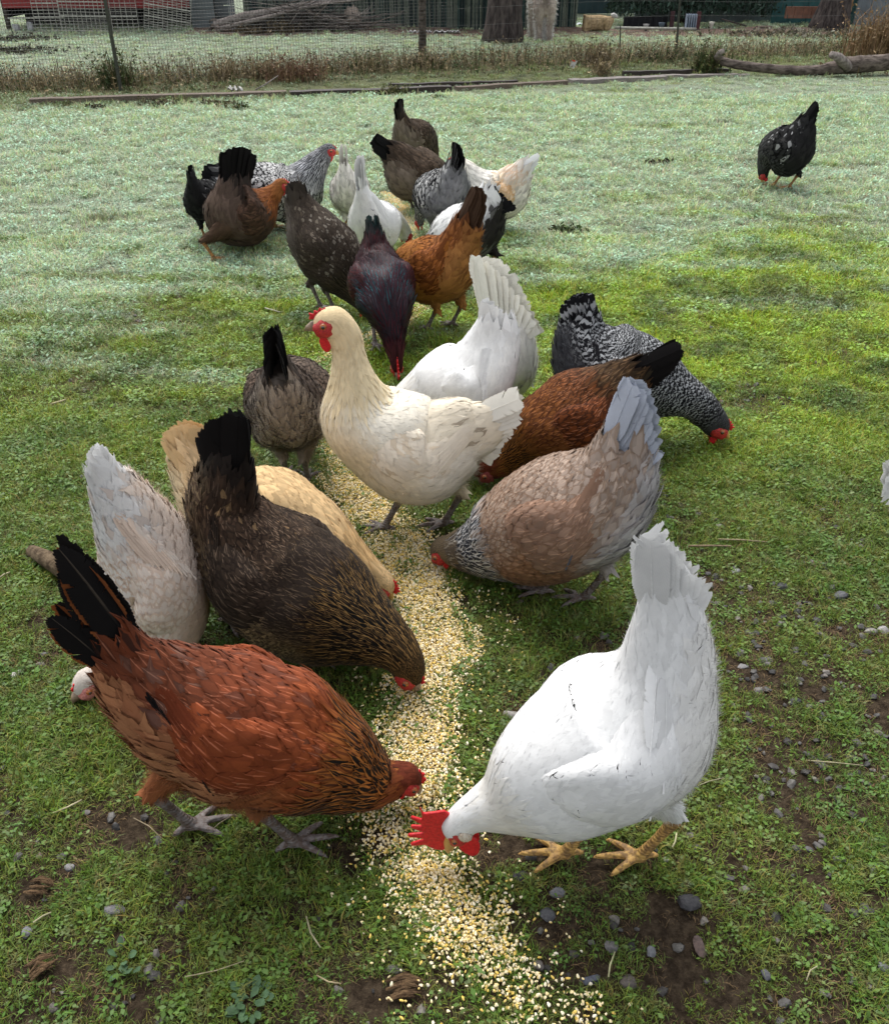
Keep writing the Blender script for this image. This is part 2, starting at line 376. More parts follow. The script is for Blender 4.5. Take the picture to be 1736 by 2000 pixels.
# cracked corn
CORNP = bpy.data.collections.new('corn_prototypes')
cm = NT('cracked_corn'); cat_ = cm.n('ShaderNodeAttribute', attribute_name='tint').outputs['Color']
cgeo = cm.n('ShaderNodeNewGeometry').outputs['Position']; cnz = cm.noise(cgeo, 260, 2)
cm.l(cm.mix(cm.ss(cnz, .4, .65), cat_, cm.mix(1.0, cat_, (1.0, .93, .74), 'MULTIPLY')), cm.b.inputs['Base Color']); cm.b.inputs['Roughness'].default_value = .55
for k, col in enumerate([(.80,.68,.40),(.86,.78,.58),(.76,.58,.20),(.84,.72,.46),(.80,.70,.50),(.76,.56,.16),(.85,.80,.66),(.82,.70,.42)]):
    r = np.random.default_rng(200 + k); bm = bmesh.new(); bmesh.ops.create_icosphere(bm, subdivisions=1, radius=.5)
    V = np.array([v.co[:] for v in bm.verts]); F = np.array([[q.index for q in f.verts] for f in bm.faces]); bm.free()
    V = V * np.array([.0058, .0041, .0028]) * r.uniform(.85, 1.2, 3) * (1 + r.uniform(-.22, .22, (len(V), 1)))
    V[:, 1] *= 1 + .5 * V[:, 0] / .0085
    T = np.tile(np.array([*col, 1]), (len(V), 1)); tip = V[:, 0] > .0025; T[tip, :3] = np.array([.84, .58, .10]) if k % 2 else np.array([.86, .80, .66])
    o = mesh_np(f'kernel_{k}', V, F, cm.m, attrs={'tint': ('FLOAT_COLOR', T)}, smooth=False); C.objects.unlink(o); CORNP.objects.link(o)
r = np.random.default_rng(301); P_ = []
n = 1300000; y = r.uniform(.5, 5.4, n); x = r.uniform(-1.1, .75, n); d = corn_density(x, y)
k = r.random(n) < d ** 1.5 * 1.25 * np.clip(.45 + 1.1 * vnoise(x, y, .045, 35), 0, 1.2); x, y, d = x[k], y[k], d[k]; n = len(x)
z = ground_z(x, y) + .002 + r.random(n) ** 1.3 * np.where(d > .7, .012, .006) + np.where(d < .5, .006, 0.0)
scatter('cracked_corn', CORNP, np.stack([x, y, z], 1), np.stack([r.normal(0, .7, n), r.normal(0, .7, n), r.uniform(0, 6.28, n)], 1), r.uniform(.7, 1.3, n), r.integers(0, 8, n), 'winding run of yellow and cream cracked corn strewn on the grass')
print('corn', n)

# gravel: small stones nobody would count, and the larger ones as things of their own
sm_ = NT('stone'); sco = sm_.n('ShaderNodeTexCoord').outputs['Object']; sat = sm_.n('ShaderNodeAttribute', attribute_name='tint').outputs['Color']
snz = sm_.noise(sco, 90, 5, .7); sm_.l(sm_.mix(sm_.ss(snz, .3, .7), sat, sm_.mix(1.0, sat, (.45, .45, .48), 'MULTIPLY')), sm_.b.inputs['Base Color'])
sm_.b.inputs['Roughness'].default_value = .6; sm_.b.inputs['Specular IOR Level'].default_value = .35; sm_.bump(snz, .5, .004)
MAT_STONE = sm_.m
def stone_arrays(size, seed, col, sub=2):
    r = np.random.default_rng(seed); bm = bmesh.new(); bmesh.ops.create_icosphere(bm, subdivisions=sub, radius=.5)
    V = np.array([v.co[:] for v in bm.verts]); F = np.array([[q.index for q in f.verts] for f in bm.faces]); bm.free()
    for _ in range(7):      # chip flat facets
        nrm = r.normal(0, 1, 3); nrm /= np.linalg.norm(nrm); dd = V @ nrm; lim = r.uniform(.26, .42); V = V - np.outer(np.clip(dd - lim, 0, None) * .9, nrm)
    V = V * np.asarray(size) * (1 + r.uniform(-.04, .04, (len(V), 1)))
    return V, F, np.tile(np.array([*col, 1]), (len(V), 1))
GRAV = bpy.data.collections.new('gravel_prototypes')
for k, col in enumerate([(.060,.054,.048),(.105,.098,.09),(.15,.14,.125),(.04,.038,.036),(.20,.18,.155),(.08,.075,.07)]):
    V, F, T = stone_arrays((.022, .016, .010), 400 + k, col, 1)
    o = mesh_np(f'pebble_{k}', V, F, MAT_STONE, attrs={'tint': ('FLOAT_COLOR', T)}, smooth=False); C.objects.unlink(o); GRAV.objects.link(o)
r = np.random.default_rng(302); x, y = strew(60000, .3, 4.6, r); b = bare(x, y); zone = np.clip((x - .35) * 1.5, 0, .7) * np.clip((3.2 - y) / 1.2, 0, 1)
k = r.random(len(x)) < .012 + .30 * b ** 1.4 + .34 * zone; x, y = x[k], y[k]; n = len(x)
scatter('gravel', GRAV, np.stack([x, y, ground_z(x, y) + .003], 1), np.stack([r.normal(0, .3, n), r.normal(0, .3, n), r.uniform(0, 6.28, n)], 1), r.uniform(.4, 1.25, n) , r.integers(0, 6, n), 'small grey gravel scattered through the turf')
print('gravel', n)
STONES = [ # px, py, width px, height px, colour, label
 (55,1822,24,26,(.16,.17,.21),'round blue-grey stone beside a straw at the lower left'),
 (222,1780,48,24,(.14,.14,.16),'long slate-grey stone sunk in moss left of centre'),
 (136,1696,22,18,(.24,.24,.26),'pale triangular stone chip below two dark pebbles'),
 (122,1674,22,16,(.12,.11,.13),'dark purple-grey pebble above the triangular chip'),
 (78,1672,15,16,(.30,.24,.17),'small round tan pebble in the grass'),
 (80,1592,26,16,(.24,.25,.28),'light grey flat stone near the left edge'),
 (170,1588,20,12,(.15,.13,.12),'brown-grey pebble on the bare patch behind a straw'),
 (1000,1398,44,22,(.33,.31,.28),'smooth pale oval stone beside the white hen'),
 (963,1468,30,16,(.16,.16,.18),'grey stone against the white hen at its breast'),
 (1015,1715,36,30,(.05,.05,.06),'jagged black stone in front of the white hen'),
 (1088,1746,34,24,(.16,.17,.20),'blue-grey pebble under the white hen'),
 (1068,1788,34,26,(.11,.12,.14),'dark grey chip right of the corn'),
 (1345,1768,62,34,(.045,.045,.055),'large jagged black rock at the lower right'),
 (1192,1850,30,24,(.19,.18,.18),'grey-brown stone beside the lower corn'),
 (1152,1916,46,22,(.07,.09,.15),'dark blue wet stone near the bottom edge'),
 (1225,1922,38,32,(.13,.10,.08),'round brown stone near the bottom edge'),
 (1272,1860,24,24,(.19,.21,.24),'light grey egg-shaped stone at the lower right'),
 (1050,1888,28,30,(.12,.10,.09),'upright brown stone right of the last corn'),
 (770,1896,44,20,(.16,.14,.14),'grey lumpy stone left of the last corn'),
 (1495,1905,26,20,(.10,.11,.14),'small dark stone toward the bottom right corner'),
 (1437,1118,24,16,(.26,.29,.29),'pale angular chip among the gravel right of the white tail'),
 (1448,1303,26,16,(.23,.23,.24),'light grey stone right of the white hen'),
 (1496,1292,24,14,(.26,.24,.22),'sandy grey stone near the small gravel'),
 (1405,1030,22,16,(.20,.19,.18),'grey stone on trodden grass above the white tail'),
 (1602,1033,20,14,(.22,.21,.22),'grey stone in the bright grass at the right'),
 (1525,1148,32,20,(.045,.05,.06),'black stone in the gravel patch at the right'),
 (1640,1165,34,22,(.09,.10,.12),'broad slate stone in the gravel patch at the right'),
 (1550,1372,30,18,(.05,.055,.075),'small blue-black stone below the gravel patch'),
 (1700,1235,30,16,(.28,.26,.24),'pale stone by the right edge'),
 (1724,1232,26,18,(.36,.35,.34),'whitish stone touching the right edge'),
 (1480,1350,34,18,(.19,.18,.17),'flat grey-brown stone under the paler pebbles'),
 (1195,520,34,10,(.13,.14,.15),'flat dark stone lying in the dewy lawn'),
 (275,541,24,10,(.38,.38,.38),'whitish pebble in the left lawn'),
 (95,1048,26,16,(.10,.11,.13),'dark chip above the pink-white hen'),
 (160,935,20,18,(.05,.05,.06),'black pebble beside the pink-white tail'),
 (22,1182,22,14,(.22,.22,.22),'grey pebble at the left edge'),
 (32,1320,20,22,(.62,.60,.55),'small cream shell-like stone at the left edge'),
 (100,1360,24,20,(.16,.17,.20),'grey stone under the pink-white head'),
 (1725,1890,24,24,(.12,.13,.15),'dark stone cut by the right edge near the bottom'),
 (1640,1680,30,16,(.13,.13,.14),'low grey stone in the lower right grass'),
 (1580,1660,22,14,(.10,.10,.11),'small charcoal stone in the lower right grass'),
 (1365,1850,30,40,(.17,.09,.07),'reddish upright stone near the bottom right'),
 (1300,1680,16,12,(.4,.38,.33),'tiny pale chip behind the white hen'),
 (105,1970,30,20,(.12,.10,.08),'brown stone in the bottom left corner')]
for i, (px, py, w, h, col, lab) in enumerate(STONES):
    m_ = sum(col) / 3; col = tuple(.55 * c + .45 * m_ * k_ for c, k_ in zip(col, (1.08, 1.0, .90)))
    g = ground(px, py); s = 0.6436 * (py + 138); W = w / s; D = h / s * 1.15
    V, F, T = stone_arrays((W, D, min(W, D) * .62), 500 + i, col)
    o = mesh_np('stone', V, F, MAT_STONE, attrs={'tint': ('FLOAT_COLOR', T)}, smooth=False)
    o.location = (g[0], g[1], min(W, D) * .10); o.rotation_euler = (random.uniform(-.2, .2), random.uniform(-.2, .2), random.uniform(-.3, .3)); tag(o, lab, 'stone')
# straws and twigs
STRAWS = [((70,1812),(106,1795),3.4,(.50,.46,.28),'pale straw touching the round blue-grey stone'),((108,1598),(165,1575),3.4,(.52,.47,.30),'pale straw on the bare patch left of the red hen'),
 ((365,1918),(480,1890),2.4,(.38,.33,.2),'long bent straw near the bottom left'),((600,1800),(628,1864),3.4,(.42,.38,.24),'thick straw left of the corn'),((620,1915),(668,1934),3.2,(.42,.34,.2),'straw in front of the thick straw'),
 ((1186,1918),(1198,1872),3.2,(.52,.5,.28),'yellow straw standing by the egg-shaped stone'),((1310,1665),(1318,1640),3.2,(.5,.46,.28),'short straw beside the white hen rear foot'),((1400,1062),(1495,1070),3.0,(.34,.28,.17),'long dry stem right of the white tail'),
 ((1342,1075),(1425,1078),3.6,(.26,.19,.12),'brown stem behind the white tail'),((1570,1495),(1680,1508),2.2,(.4,.36,.22),'thin straw in the lower right grass'),((102,797),(132,790),3.6,(.48,.42,.25),'short blond straw in the left lawn'),
 ((0,1140),(28,1128),3.2,(.44,.4,.26),'straw at the left edge'),((265,1608),(320,1650),2.0,(.3,.24,.15),'thin dark stem under the red hen'),((1360,1545),(1410,1532),2.2,(.35,.32,.2),'thin stem right of the white hen'),
 ((518,608),(548,618),2.6,(.5,.48,.36),'pale straw in the lawn by the brown tail'),((1570,1925),(1590,1900),2.6,(.45,.4,.25),'small straw at the bottom right'),((460,1600),(410,1640),1.8,(.28,.24,.15),'faint dry stem by the red hen foot')]
for a, b, wp, col, lab in STRAWS:
    A = ground(*a); B = ground(*b); w = wp / (0.6436 * (a[1] + 138)) / 2; m = (A + B) / 2 + np.array([random.uniform(-.004, .004), random.uniform(-.004, .004), .004])
    mb = MB(); mb.tube([A + [0, 0, .014], m + [0, 0, .012], B + [0, 0, .018]], [w, w * 1.1, w * .8], 6)
    o = mb.build('straw', simple_mat('straw', col, tuple(c * .6 for c in col), 80), smooth=True); tag(o, lab, 'straw')
# a bark scrap, a leafy weed and a broken stick
def weed_leaf(mb, base, d, L, W):
    d = np.array(d, float); d /= np.linalg.norm(d); s = np.cross(d, (0, 0, 1)); s /= np.linalg.norm(s) + 1e-6; V = []; F = []
    for i, (t, w) in enumerate(((0, .15), (.3, .7), (.6, 1), (.85, .6), (1, .1))):
        c = base + d * L * t + np.array([0, 0, .25 * L * t - .35 * L * t * t]); V += [c - s * W * w + [0, 0, .0015], c, c + s * W * w + [0, 0, .0015]]
        if i: b = 3 * i; F += [[b - 3, b - 2, b + 1, b], [b - 2, b - 1, b + 2, b + 1]]
    mb.add(V, F)
MAT_LEAF = simple_mat('grey_green_leaf', (.08, .15, .07), (.045, .085, .04), 60, .6)
for px, py, n_, sc, lab in ((490,1955,26,.7,'grey-green lobed weed growing at the bottom edge'),(245,1880,9,.7,'small bright tuft-like weed by the bark scrap')):
    g = ground(px, py); w = empty('weed', tuple(g)); tag(w, lab, 'weed')
    for q in range(n_):
        a = random.uniform(0, 6.28); mb = MB(); rr = random.uniform(0, .035) * sc
        weed_leaf(mb, np.array([rr * math.cos(a), rr * math.sin(a), .006]), (math.cos(a), math.sin(a), random.uniform(.1, .9)), random.uniform(.018, .036) * sc, random.uniform(.006, .011) * sc)
        mb.build('leaf', MAT_LEAF, w, smooth=True)
MAT_BARK_SCRAP = simple_mat('rotten_wood', (.15, .095, .05), (.05, .03, .018), 40, .9, .1, .8, (1, 6, 6))
for px, py, L, rz, lab in ((85,1895,.05,.5,'torn scrap of brown bark in the lower left'),(600+190,1936,.06,.1,'crumbled red-brown wood chip at the bottom middle'),(80,1740,.045,-.1,'dark clod of bark near the left edge')):
    g = ground(px, py); t0 = empty('bark_scrap', (g[0], g[1], .008), rz); tag(t0, lab, 'bark')
    for q in range(9):
        mb = MB(); yq = random.uniform(-.015, .015); x0 = random.uniform(-.5, -.2) * L; x1 = random.uniform(.2, .5) * L
        mb.tube([(x0, yq, 0), ((x0 + x1) / 2, yq + random.uniform(-.004, .004), .008), (x1, yq + random.uniform(-.006, .006), .002)], [.002, .0042, .001], 5, flat=.6, jit=.3)
        mb.build('splinter', MAT_BARK_SCRAP, t0)
A = ground(70, 1095); B = ground(150, 1150); mb = MB()
mb.tube([A + [0, 0, .03], A * .6 + B * .4 + [0, 0, .036], B + [0, 0, .03]], [.016, .022, .019], 9, jit=.12)
tag(mb.build('stick', simple_mat('old_stick', (.15, .11, .07), (.06, .042, .027), 60, .95, .1, .8), smooth=True), 'stubby brown stick lying behind the red hen tail', 'stick')
# ------------------------------------------------------------------ planks, wire fence, yard beyond
MAT_WOOD = simple_mat('weathered_wood', (.20, .16, .13), (.09, .07, .055), 30, .85, .2, .5, (1, 12, 12))
MAT_WOODP = simple_mat('pale_plank', (.30, .27, .25), (.16, .14, .13), 30, .85, .2, .5, (1, 12, 12))
MAT_WOODD = simple_mat('dark_wet_wood', (.055, .042, .035), (.025, .02, .017), 30, .6, .3, .5, (1, 12, 12))
MAT_BARK = simple_mat('bark', (.19, .155, .135), (.05, .04, .034), 26, .95, .1, 1.0, (.5, 1.3, 1.3), 6)
MAT_BARKD = simple_mat('dark_bark', (.10, .082, .075), (.025, .02, .02), 16, .95, .1, 1.0, (1.4, 1.4, .35), 6)
MAT_GREYBR = simple_mat('grey_branch', (.30, .26, .24), (.13, .11, .10), 30, .9, .1, .4)
MAT_WIRE = simple_mat('galvanised_wire', (.10, .105, .10), (.05, .045, .04), 30, .6, .4)
MAT_WIREP = simple_mat('white_wire', (.50, .50, .44), (.30, .29, .25), 20, .6, .3)
MAT_STEEL = simple_mat('dark_steel_post', (.055, .06, .045), (.03, .03, .022), 60, .7, .4)
def slab(name, a, b, w, h, mat, lab, cat, z=0.0):
    A = ground(*a); B = ground(*b); d = B - A; L = np.linalg.norm(d); t = empty(name, tuple(A), math.atan2(d[1], d[0])); 
    mb = MB(); n = 14; xs_ = np.linspace(0, L, n); V = []; F = []
    for i, x in enumerate(xs_):
        wz = random.uniform(-.004, .004); wy = random.uniform(-.006, .006)
        V += [(x, -w / 2 + wy, -.03), (x, w / 2 + wy, -.03), (x, w / 2 + wy, h + wz), (x, -w / 2 + wy, h + wz)]
        if i: b_ = 4 * i; F += [[b_ - 4 + k, b_ - 4 + (k + 1) % 4, b_ + (k + 1) % 4, b_ + k] for k in range(4)]
    F += [[3, 2, 1, 0], [4 * n - 4, 4 * n - 3, 4 * n - 2, 4 * n - 1]]; C_ = np.array(V); C_[:, 2] += z; mb.add(C_, F)
    o = mb.build(name, mat); bpy.data.objects.remove(t); o.location = tuple(A); o.rotation_euler = (0, 0, math.atan2(d[1], d[0])); tag(o, lab, cat); return o
slab('plank', (62, 206), (560, 190), .10, .055, MAT_WOOD, 'weathered timber plank with its cut end at the left of the fence foot', 'plank')
slab('plank', (566, 190), (880, 179), .10, .050, MAT_WOODD, 'dark wet plank continuing the timber edging past the white scrap', 'plank')
slab('plank', (890, 178), (1105, 165), .09, .04, MAT_WOOD, 'grey-brown plank half sunk in grass mid way along the edging', 'plank')
slab('plank', (1112, 163), (1296, 155), .13, .035, MAT_WOODP, 'pale flat plank left of the fallen log', 'plank')
slab('plank', (1290, 153), (1460, 150), .09, .03, MAT_WOODP, 'thin pale plank running under the fallen log', 'plank')
slab('plank', (1215, 149), (1420, 144), .06, .05, MAT_WOODD, 'narrow dark board behind the pale plank', 'plank')
slab('plank', (760, 171), (1010, 164), .06, .035, MAT_WOODD, 'thin dark lath behind the wet plank', 'plank')
# scraps
def crumple(name, px, py, w, h, col, lab, cat, seed):
    g = ground(px, py); bm = bmesh.new(); bmesh.ops.create_grid(bm, x_segments=9, y_segments=9, size=.5); r = random.Random(seed)
    for v in bm.verts: v.co = Vector((v.co.x * w, v.co.y * w * .6 + r.uniform(-.2, .2) * w * .2, h * (.25 + .75 * abs(math.sin(v.co.x * 9 + seed) * math.cos(v.co.y * 7))) + r.uniform(0, .25) * h))
    o = obj_bm(name, bm, simple_mat(name, col, tuple(c * .7 for c in col), 30, .5), None, True); o.location = tuple(g); md = o.modifiers.new('t', 'SOLIDIFY'); md.thickness = .002; tag(o, lab, cat)
crumple('plastic_scrap', 461, 186, .13, .075, (.60, .58, .55), 'crumpled white plastic scrap lying on the timber edging', 'litter', 2)
mbf = MB(); g = ground(1117, 134); mbf.add([(-.03, 0, 0), (.02, .01, 0), (.035, .015, .085), (-.03, .0, .075), (-.026, .012, 0), (.018, .022, 0), (.032, .025, .085), (-.03, .012, .072)], [[0,1,2,3],[7,6,5,4],[0,4,5,1],[1,5,6,2],[2,6,7,3],[3,7,4,0]])
cup = mbf.build('paper_cup', simple_mat('white_paper', (.72, .70, .66), None, 30)); cup.location = tuple(g); cup.rotation_euler = (0, .25, 0); tag(cup, 'torn white paper cup with a red corner in the grass before the fence', 'litter')
mbf = MB(); mbf.box((-.008, .004, .078), (.034, .016, .014)); mbf.build('red_rim', simple_mat('red_paper', (.60, .08, .03)), cup)
# stick leaning by scrap
mb = MB(); A = ground(500, 180); B = ground(545, 178); mb.tube([A + [0, 0, .02], (A + B) / 2 + [0, 0, .07], B + [0, .05, .13]], [.007, .006, .003], 6); tag(mb.build('stick', MAT_WOODP, smooth=True), 'thin pale stick propped beside the white plastic scrap', 'stick')
# --- the fallen log
log = empty('fallen_log', tuple(ground(1560, 148))); tag(log, 'long bent grey log with a broken stub lying at the right before the fence', 'log'); LO = np.array(log.location)
def logpts(L): return [above(px, py, 0, LO[1] + dy) - LO for px, py, dy in L]
mb = MB(); P = cr(np.array(logpts([(1396,108,.05),(1412,120,.03),(1450,128,.0),(1500,134,0),(1550,138,0),(1600,137,0),(1650,128,0),(1700,124,.02),(1750,121,.05),(1830,120,.1)])), np.linspace(0, 9, 60)); rr = np.interp(np.linspace(0, 9, 60), [0, 1, 3, 5, 6, 7, 9], [.036, .042, .045, .052, .082, .080, .075])
P[:, 2] = np.maximum(P[:, 2], rr * .6); mb.tube(P, rr, 16, jit=.07); mb.build('trunk', MAT_BARK, log, True)
for pts, ra in (([(1400,112,.0),(1404,104,-.05),(1412,99,-.10)], [.034,.028,.022]), ([(1655,132,-.05),(1636,112,-.12),(1622,106,-.16)], [.055,.045,.030])):
    mb = MB(); mb.tube(logpts(pts), ra, 12, jit=.08); mb.build('stub', MAT_GREYBR, log, True)
# --- wire fence: line of posts with welded mesh
FL = [(-420, 185), (0, 172), (235, 163), (500, 148), (825, 131), (1100, 118), (1322, 111), (1736, 97), (2100, 88)]
FP = np.array([ground(*p) for p in FL]); fence = empty('wire_fence', tuple(FP[1])); tag(fence, 'sagging welded-wire fence with mixed posts between the lawn and the back pasture', 'fence'); FO = np.array(fence.location)
def fpost(px, py, px2, py2, w, mat, lab=None, rnd=False, H=1.7):
    g = ground(px, py); top = above(px2, py2, 0, g[1]); d = top - g; d = d / d[2] * H; mb = MB()
    mb.tube([g - FO - [0, 0, .1], g - FO + d * .5, g - FO + d], [w * 1.06, w, w * .95], 10 if rnd else 5, jit=.05 if rnd else 0)
    o = mb.build('post', mat, fence, rnd); 
    if lab: o['label'] = lab
fpost(237, 180, 205, 0, .018, MAT_STEEL, 'dark mossy steel stake leaning left'); fpost(825, 128, 825, 0, .042, MAT_BARK, 'thick round grey wooden post', True); fpost(1320, 111, 1328, 0, .014, MAT_STEEL, 'thin dark steel stake')
fpost(-300, 186, -350, 0, .018, MAT_STEEL); fpost(1850, 95, 1880, 0, .02, MAT_STEEL)
fpost(1210, 116, 1211, 66, .008, MAT_STEEL, 'short thin stake', H=.35)
seg = np.linalg.norm(np.diff(FP, axis=0), axis=1); cum = np.concatenate([[0], np.cumsum(seg)]); LT = cum[-1]
def fat(s): return np.array([np.interp(s, cum, FP[:, k]) for k in range(3)])
mb = MB(); hh = 1.35; tw = .0015; n = 0
def wobble(s, z): return .016 * math.sin(s * 2.1 + z * 3) + .012 * math.sin(s * 5.3 + z)
XR = ground(905, 128)[0]
s = 0.0
while s < LT:
    p = fat(s) - FO; xx = p[0] + FO[0]; dense = xx < XR
    zs = np.linspace(.01, hh if dense else 1.2, 7); pts = [p + [0, wobble(s, z), z] for z in zs]; mb.tube(pts, tw if dense else .0009, 3, caps=False); s += .030 if dense else .075
mb2 = MB(); zz = list(np.arange(.02, hh, .030))
for z in zz:
    ss_ = np.arange(0, LT, .35); pts = np.array([fat(q) - FO + [0, wobble(q, z), z + .008 * math.sin(q * 3 + z)] for q in ss_]); k = pts[:, 0] + FO[0] < XR
    if k.sum() > 1: mb.tube(pts[k], tw, 3, caps=False)
for z in (.05, .16, .27, .42, .58, .76, .96, 1.18):
    ss_ = np.arange(0, LT, .35); pts = np.array([fat(q) - FO + [0, wobble(q, z), z + .02 * math.sin(q * 1.3 + z * 5)] for q in ss_]); k = pts[:, 0] + FO[0] > XR - .4
    mb.tube(pts[k], .0013, 3, caps=False)
o = mb.build('wire_mesh', MAT_WIRE, fence); o['kind'] = 'stuff'
for z, lab in ((1.36, 'top strand of wire'), (.03, 'slack strand of wire along the foot of the mesh')):
    mb = MB(); ss_ = np.arange(0, LT, .2); mb.tube([fat(q) - FO + [0, -.02, z + .02 * math.sin(q * 1.7)] for q in ss_], .0026, 4); mb.build('wire_strand', MAT_WIRE, fence, True)['label'] = lab
# --- weeds along the fence (stuff) and clumps that stand out (things)
def stalks(n, xa, xb, path, w0, h0, h1, cols, seed, leafy=.5, wmul=1.0):
    r = np.random.default_rng(seed); V = []; F4 = []; F3 = []; T = []; b = 0
    for k in range(n):
        px = r.uniform(xa, xb); base = path(px, r) ; h = r.uniform(h0, h1) * r.uniform(.5, 1); a = r.uniform(0, 6.28); ln = r.uniform(.1, .8) * h; w = .0022 * wmul * r.uniform(.6, 1.6)
        d = np.array([math.cos(a), math.sin(a), 0]); sd = np.array([-math.sin(a + r.uniform(-1, 1)), math.cos(a), 0]) * w; m = base + d * ln * .35 + [0, 0, h * .6]; t = base + d * ln + [0, 0, h * r.uniform(.75, 1)]
        V += [base - sd, base + sd, m + sd * .8, m - sd * .8, t]; F4.append([b, b + 1, b + 2, b + 3]); F3.append([b + 3, b + 2, b + 4]); b += 5; c = np.array(cols[r.integers(len(cols))]) * r.uniform(.6, 1.3); T += [[*c, 1]] * 5
        if r.random() < leafy:
            for q in range(r.integers(2, 6)):
                f = r.uniform(.25, 1); c0 = base * (1 - f) + t * f + r.normal(0, .01, 3); s = r.uniform(.005, .013) * wmul; e1 = r.normal(0, 1, 3); e1 /= np.linalg.norm(e1); e2 = np.cross(e1, r.normal(0, 1, 3)); e2 /= np.linalg.norm(e2)
                V += [c0 - e1 * s * 1.6, c0 + e2 * s * .6, c0 + e1 * s * 1.6, c0 - e2 * s * .6]; F4.append([b, b + 1, b + 2, b + 3]); b += 4; c2 = c * r.uniform(.7, 1.4); T += [[*c2, 1]] * 4
    return np.array(V), [np.array(F4), np.array(F3)], {'tint': ('FLOAT_COLOR', np.array(T))}
DRYC = [(.30,.23,.13),(.22,.17,.10),(.38,.30,.17),(.13,.10,.06)]; GRN = [(.06,.09,.03),(.045,.07,.022),(.10,.12,.04),(.12,.10,.05)]; DARKW = [(.05,.042,.026),(.035,.04,.02),(.07,.055,.03)]
fpx = np.array([a for a, _ in FL], float); fpy = np.array([b for _, b in FL], float)
def along(d0, d1): return lambda px, r: ground(px, np.interp(px, fpx, fpy) + r.uniform(d0, d1) * (np.interp(px, [0, 1736], [1.0, .8])))
V, F, A_ = stalks(7800, -150, 1900, along(-14, 12), .3, .07, .34, GRN + DRYC * 3, 71, .6); tag(mesh_np('weeds', V, F, MAT_DRY, attrs=A_), 'matted dark weeds and dead grass growing through the foot of the fence', kind='stuff')
V, F, A_ = stalks(3600, -150, 1900, along(2, 26), .3, .03, .09, GRN + DRYC, 72, .4); tag(mesh_np('rough_grass', V, F, MAT_DRY, attrs=A_), 'rough mixed grass between the fence and the timber edging', kind='stuff')
def clump(px, py, n, rad, h0, h1, cols, seed, lab, cat='weed', name='weed_clump', leafy=.6, wmul=1.2):
    g = ground(px, py); V, F, A_ = stalks(n, 0, 1, lambda p_, r: np.array([r.normal(0, rad), r.normal(0, rad * .6), 0]), .3, h0, h1, cols, seed, leafy, wmul); o = mesh_np(name, V, F, MAT_DRY, attrs=A_); o.location = tuple(g); tag(o, lab, cat)
    if seed in (68, 69, 81): o['kind'] = 'stuff'
clump(1722, 112, 900, .20, .25, .85, [(.26,.17,.09),(.20,.12,.06),(.30,.21,.11)], 81, 'tall rust-tan bush of dead weeds at the right end of the fence', wmul=1.4)
clump(1170, 128, 260, .10, .12, .42, DRYC, 82, 'tan feathery dead weed clump right of the woolly animal')
clump(1175, 150, 120, .05, .10, .30, DRYC, 83, 'small straw-coloured weed in front of the feathery clump')
clump(1375, 145, 300, .08, .12, .42, GRN + [(.16,.15,.06)], 84, 'green leafy weed left of the fallen log end', wmul=1.5)
clump(232, 172, 230, .07, .15, .50, GRN, 85, 'green climbing weed around the leaning steel stake', wmul=1.4)
clump(580, 160, 300, .14, .12, .40, [(.17,.09,.055),(.13,.075,.045),(.22,.15,.08)], 86, 'reddish branching dead weed mid way along the fence')
clump(520, 156, 150, .08, .10, .36, DRYC, 87, 'yellow-tan weed left of the reddish one'); clump(440, 158, 140, .08, .10, .42, DRYC, 88, 'dry tan weed behind the white scrap')
clump(720, 140, 200, .14, .10, .36, DRYC + GRN, 89, 'thin yellowish grasses left of the wooden post'); clump(830, 133, 320, .10, .08, .26, DRYC + DARKW, 90, 'dense brown weeds at the foot of the wooden post')
clump(770, 186, 130, .05, .04, .13, [(.09,.10,.035),(.15,.13,.06)], 91, 'low olive weed on the timber edging above the dark tails'); clump(312, 208, 200, .09, .03, .09, [(.06,.05,.03),(.10,.08,.04)], 92, 'low brown tussock below the left plank')
clump(430, 208, 150, .07, .03, .09, [(.07,.06,.03),(.12,.10,.05)], 93, 'brown-green tussock under the white scrap'); clump(192, 216, 70, .04, .03, .07, DARKW, 94, 'small dark tussock under the left plank'); clump(850, 196, 70, .05, .03, .07, GRN, 95, 'olive tussock below the dark wet plank')
clump(470, 214, 90, .05, .03, .07, GRN, 96, 'small green tussock in the dewy lawn below the scrap'); clump(1660, 142, 260, .18, .05, .20, [(.20,.13,.07),(.12,.08,.04),(.08,.09,.03)], 97, 'brown weeds hanging under the fallen log'); clump(1110, 455, 40, .03, .02, .06, GRN, 98, 'tiny dark weed in the middle of the lawn')
clump(560, 150, 60, .4, .2, .42, [(.12,.07,.05)], 99, 'bare twiggy dead stems behind the reddish weed', leafy=.1); clump(1285, 118, 200, .25, .08, .20, DARKW + GRN, 70, 'dark ragged weeds left of the thin steel stake')
for px, py, w, h, lab in ((50, 80, .55, .07, 'low dark heap of earth and weeds in the pasture at the far left'), (45, 102, .7, .06, 'second dark heap nearer the fence at the far left'), (15, 103, .35, .06, 'brown mound at the left edge behind the fence'), (1285, 322, .10, .02, 'small dark clod on the open lawn left of the lone hen')):
    g = ground(px, py); V, F, A_ = stalks(int(500 * w), 0, 1, lambda p_, r: np.array([r.normal(0, w * .4), r.normal(0, w * .25), 0]), .3, h * .5, h * 1.6, [(.035,.032,.02),(.06,.06,.03)], int(px), .5, 1.6); o = mesh_np('earth_heap', V, F, MAT_DRY, attrs=A_); o.location = tuple(g); tag(o, lab, 'heap')
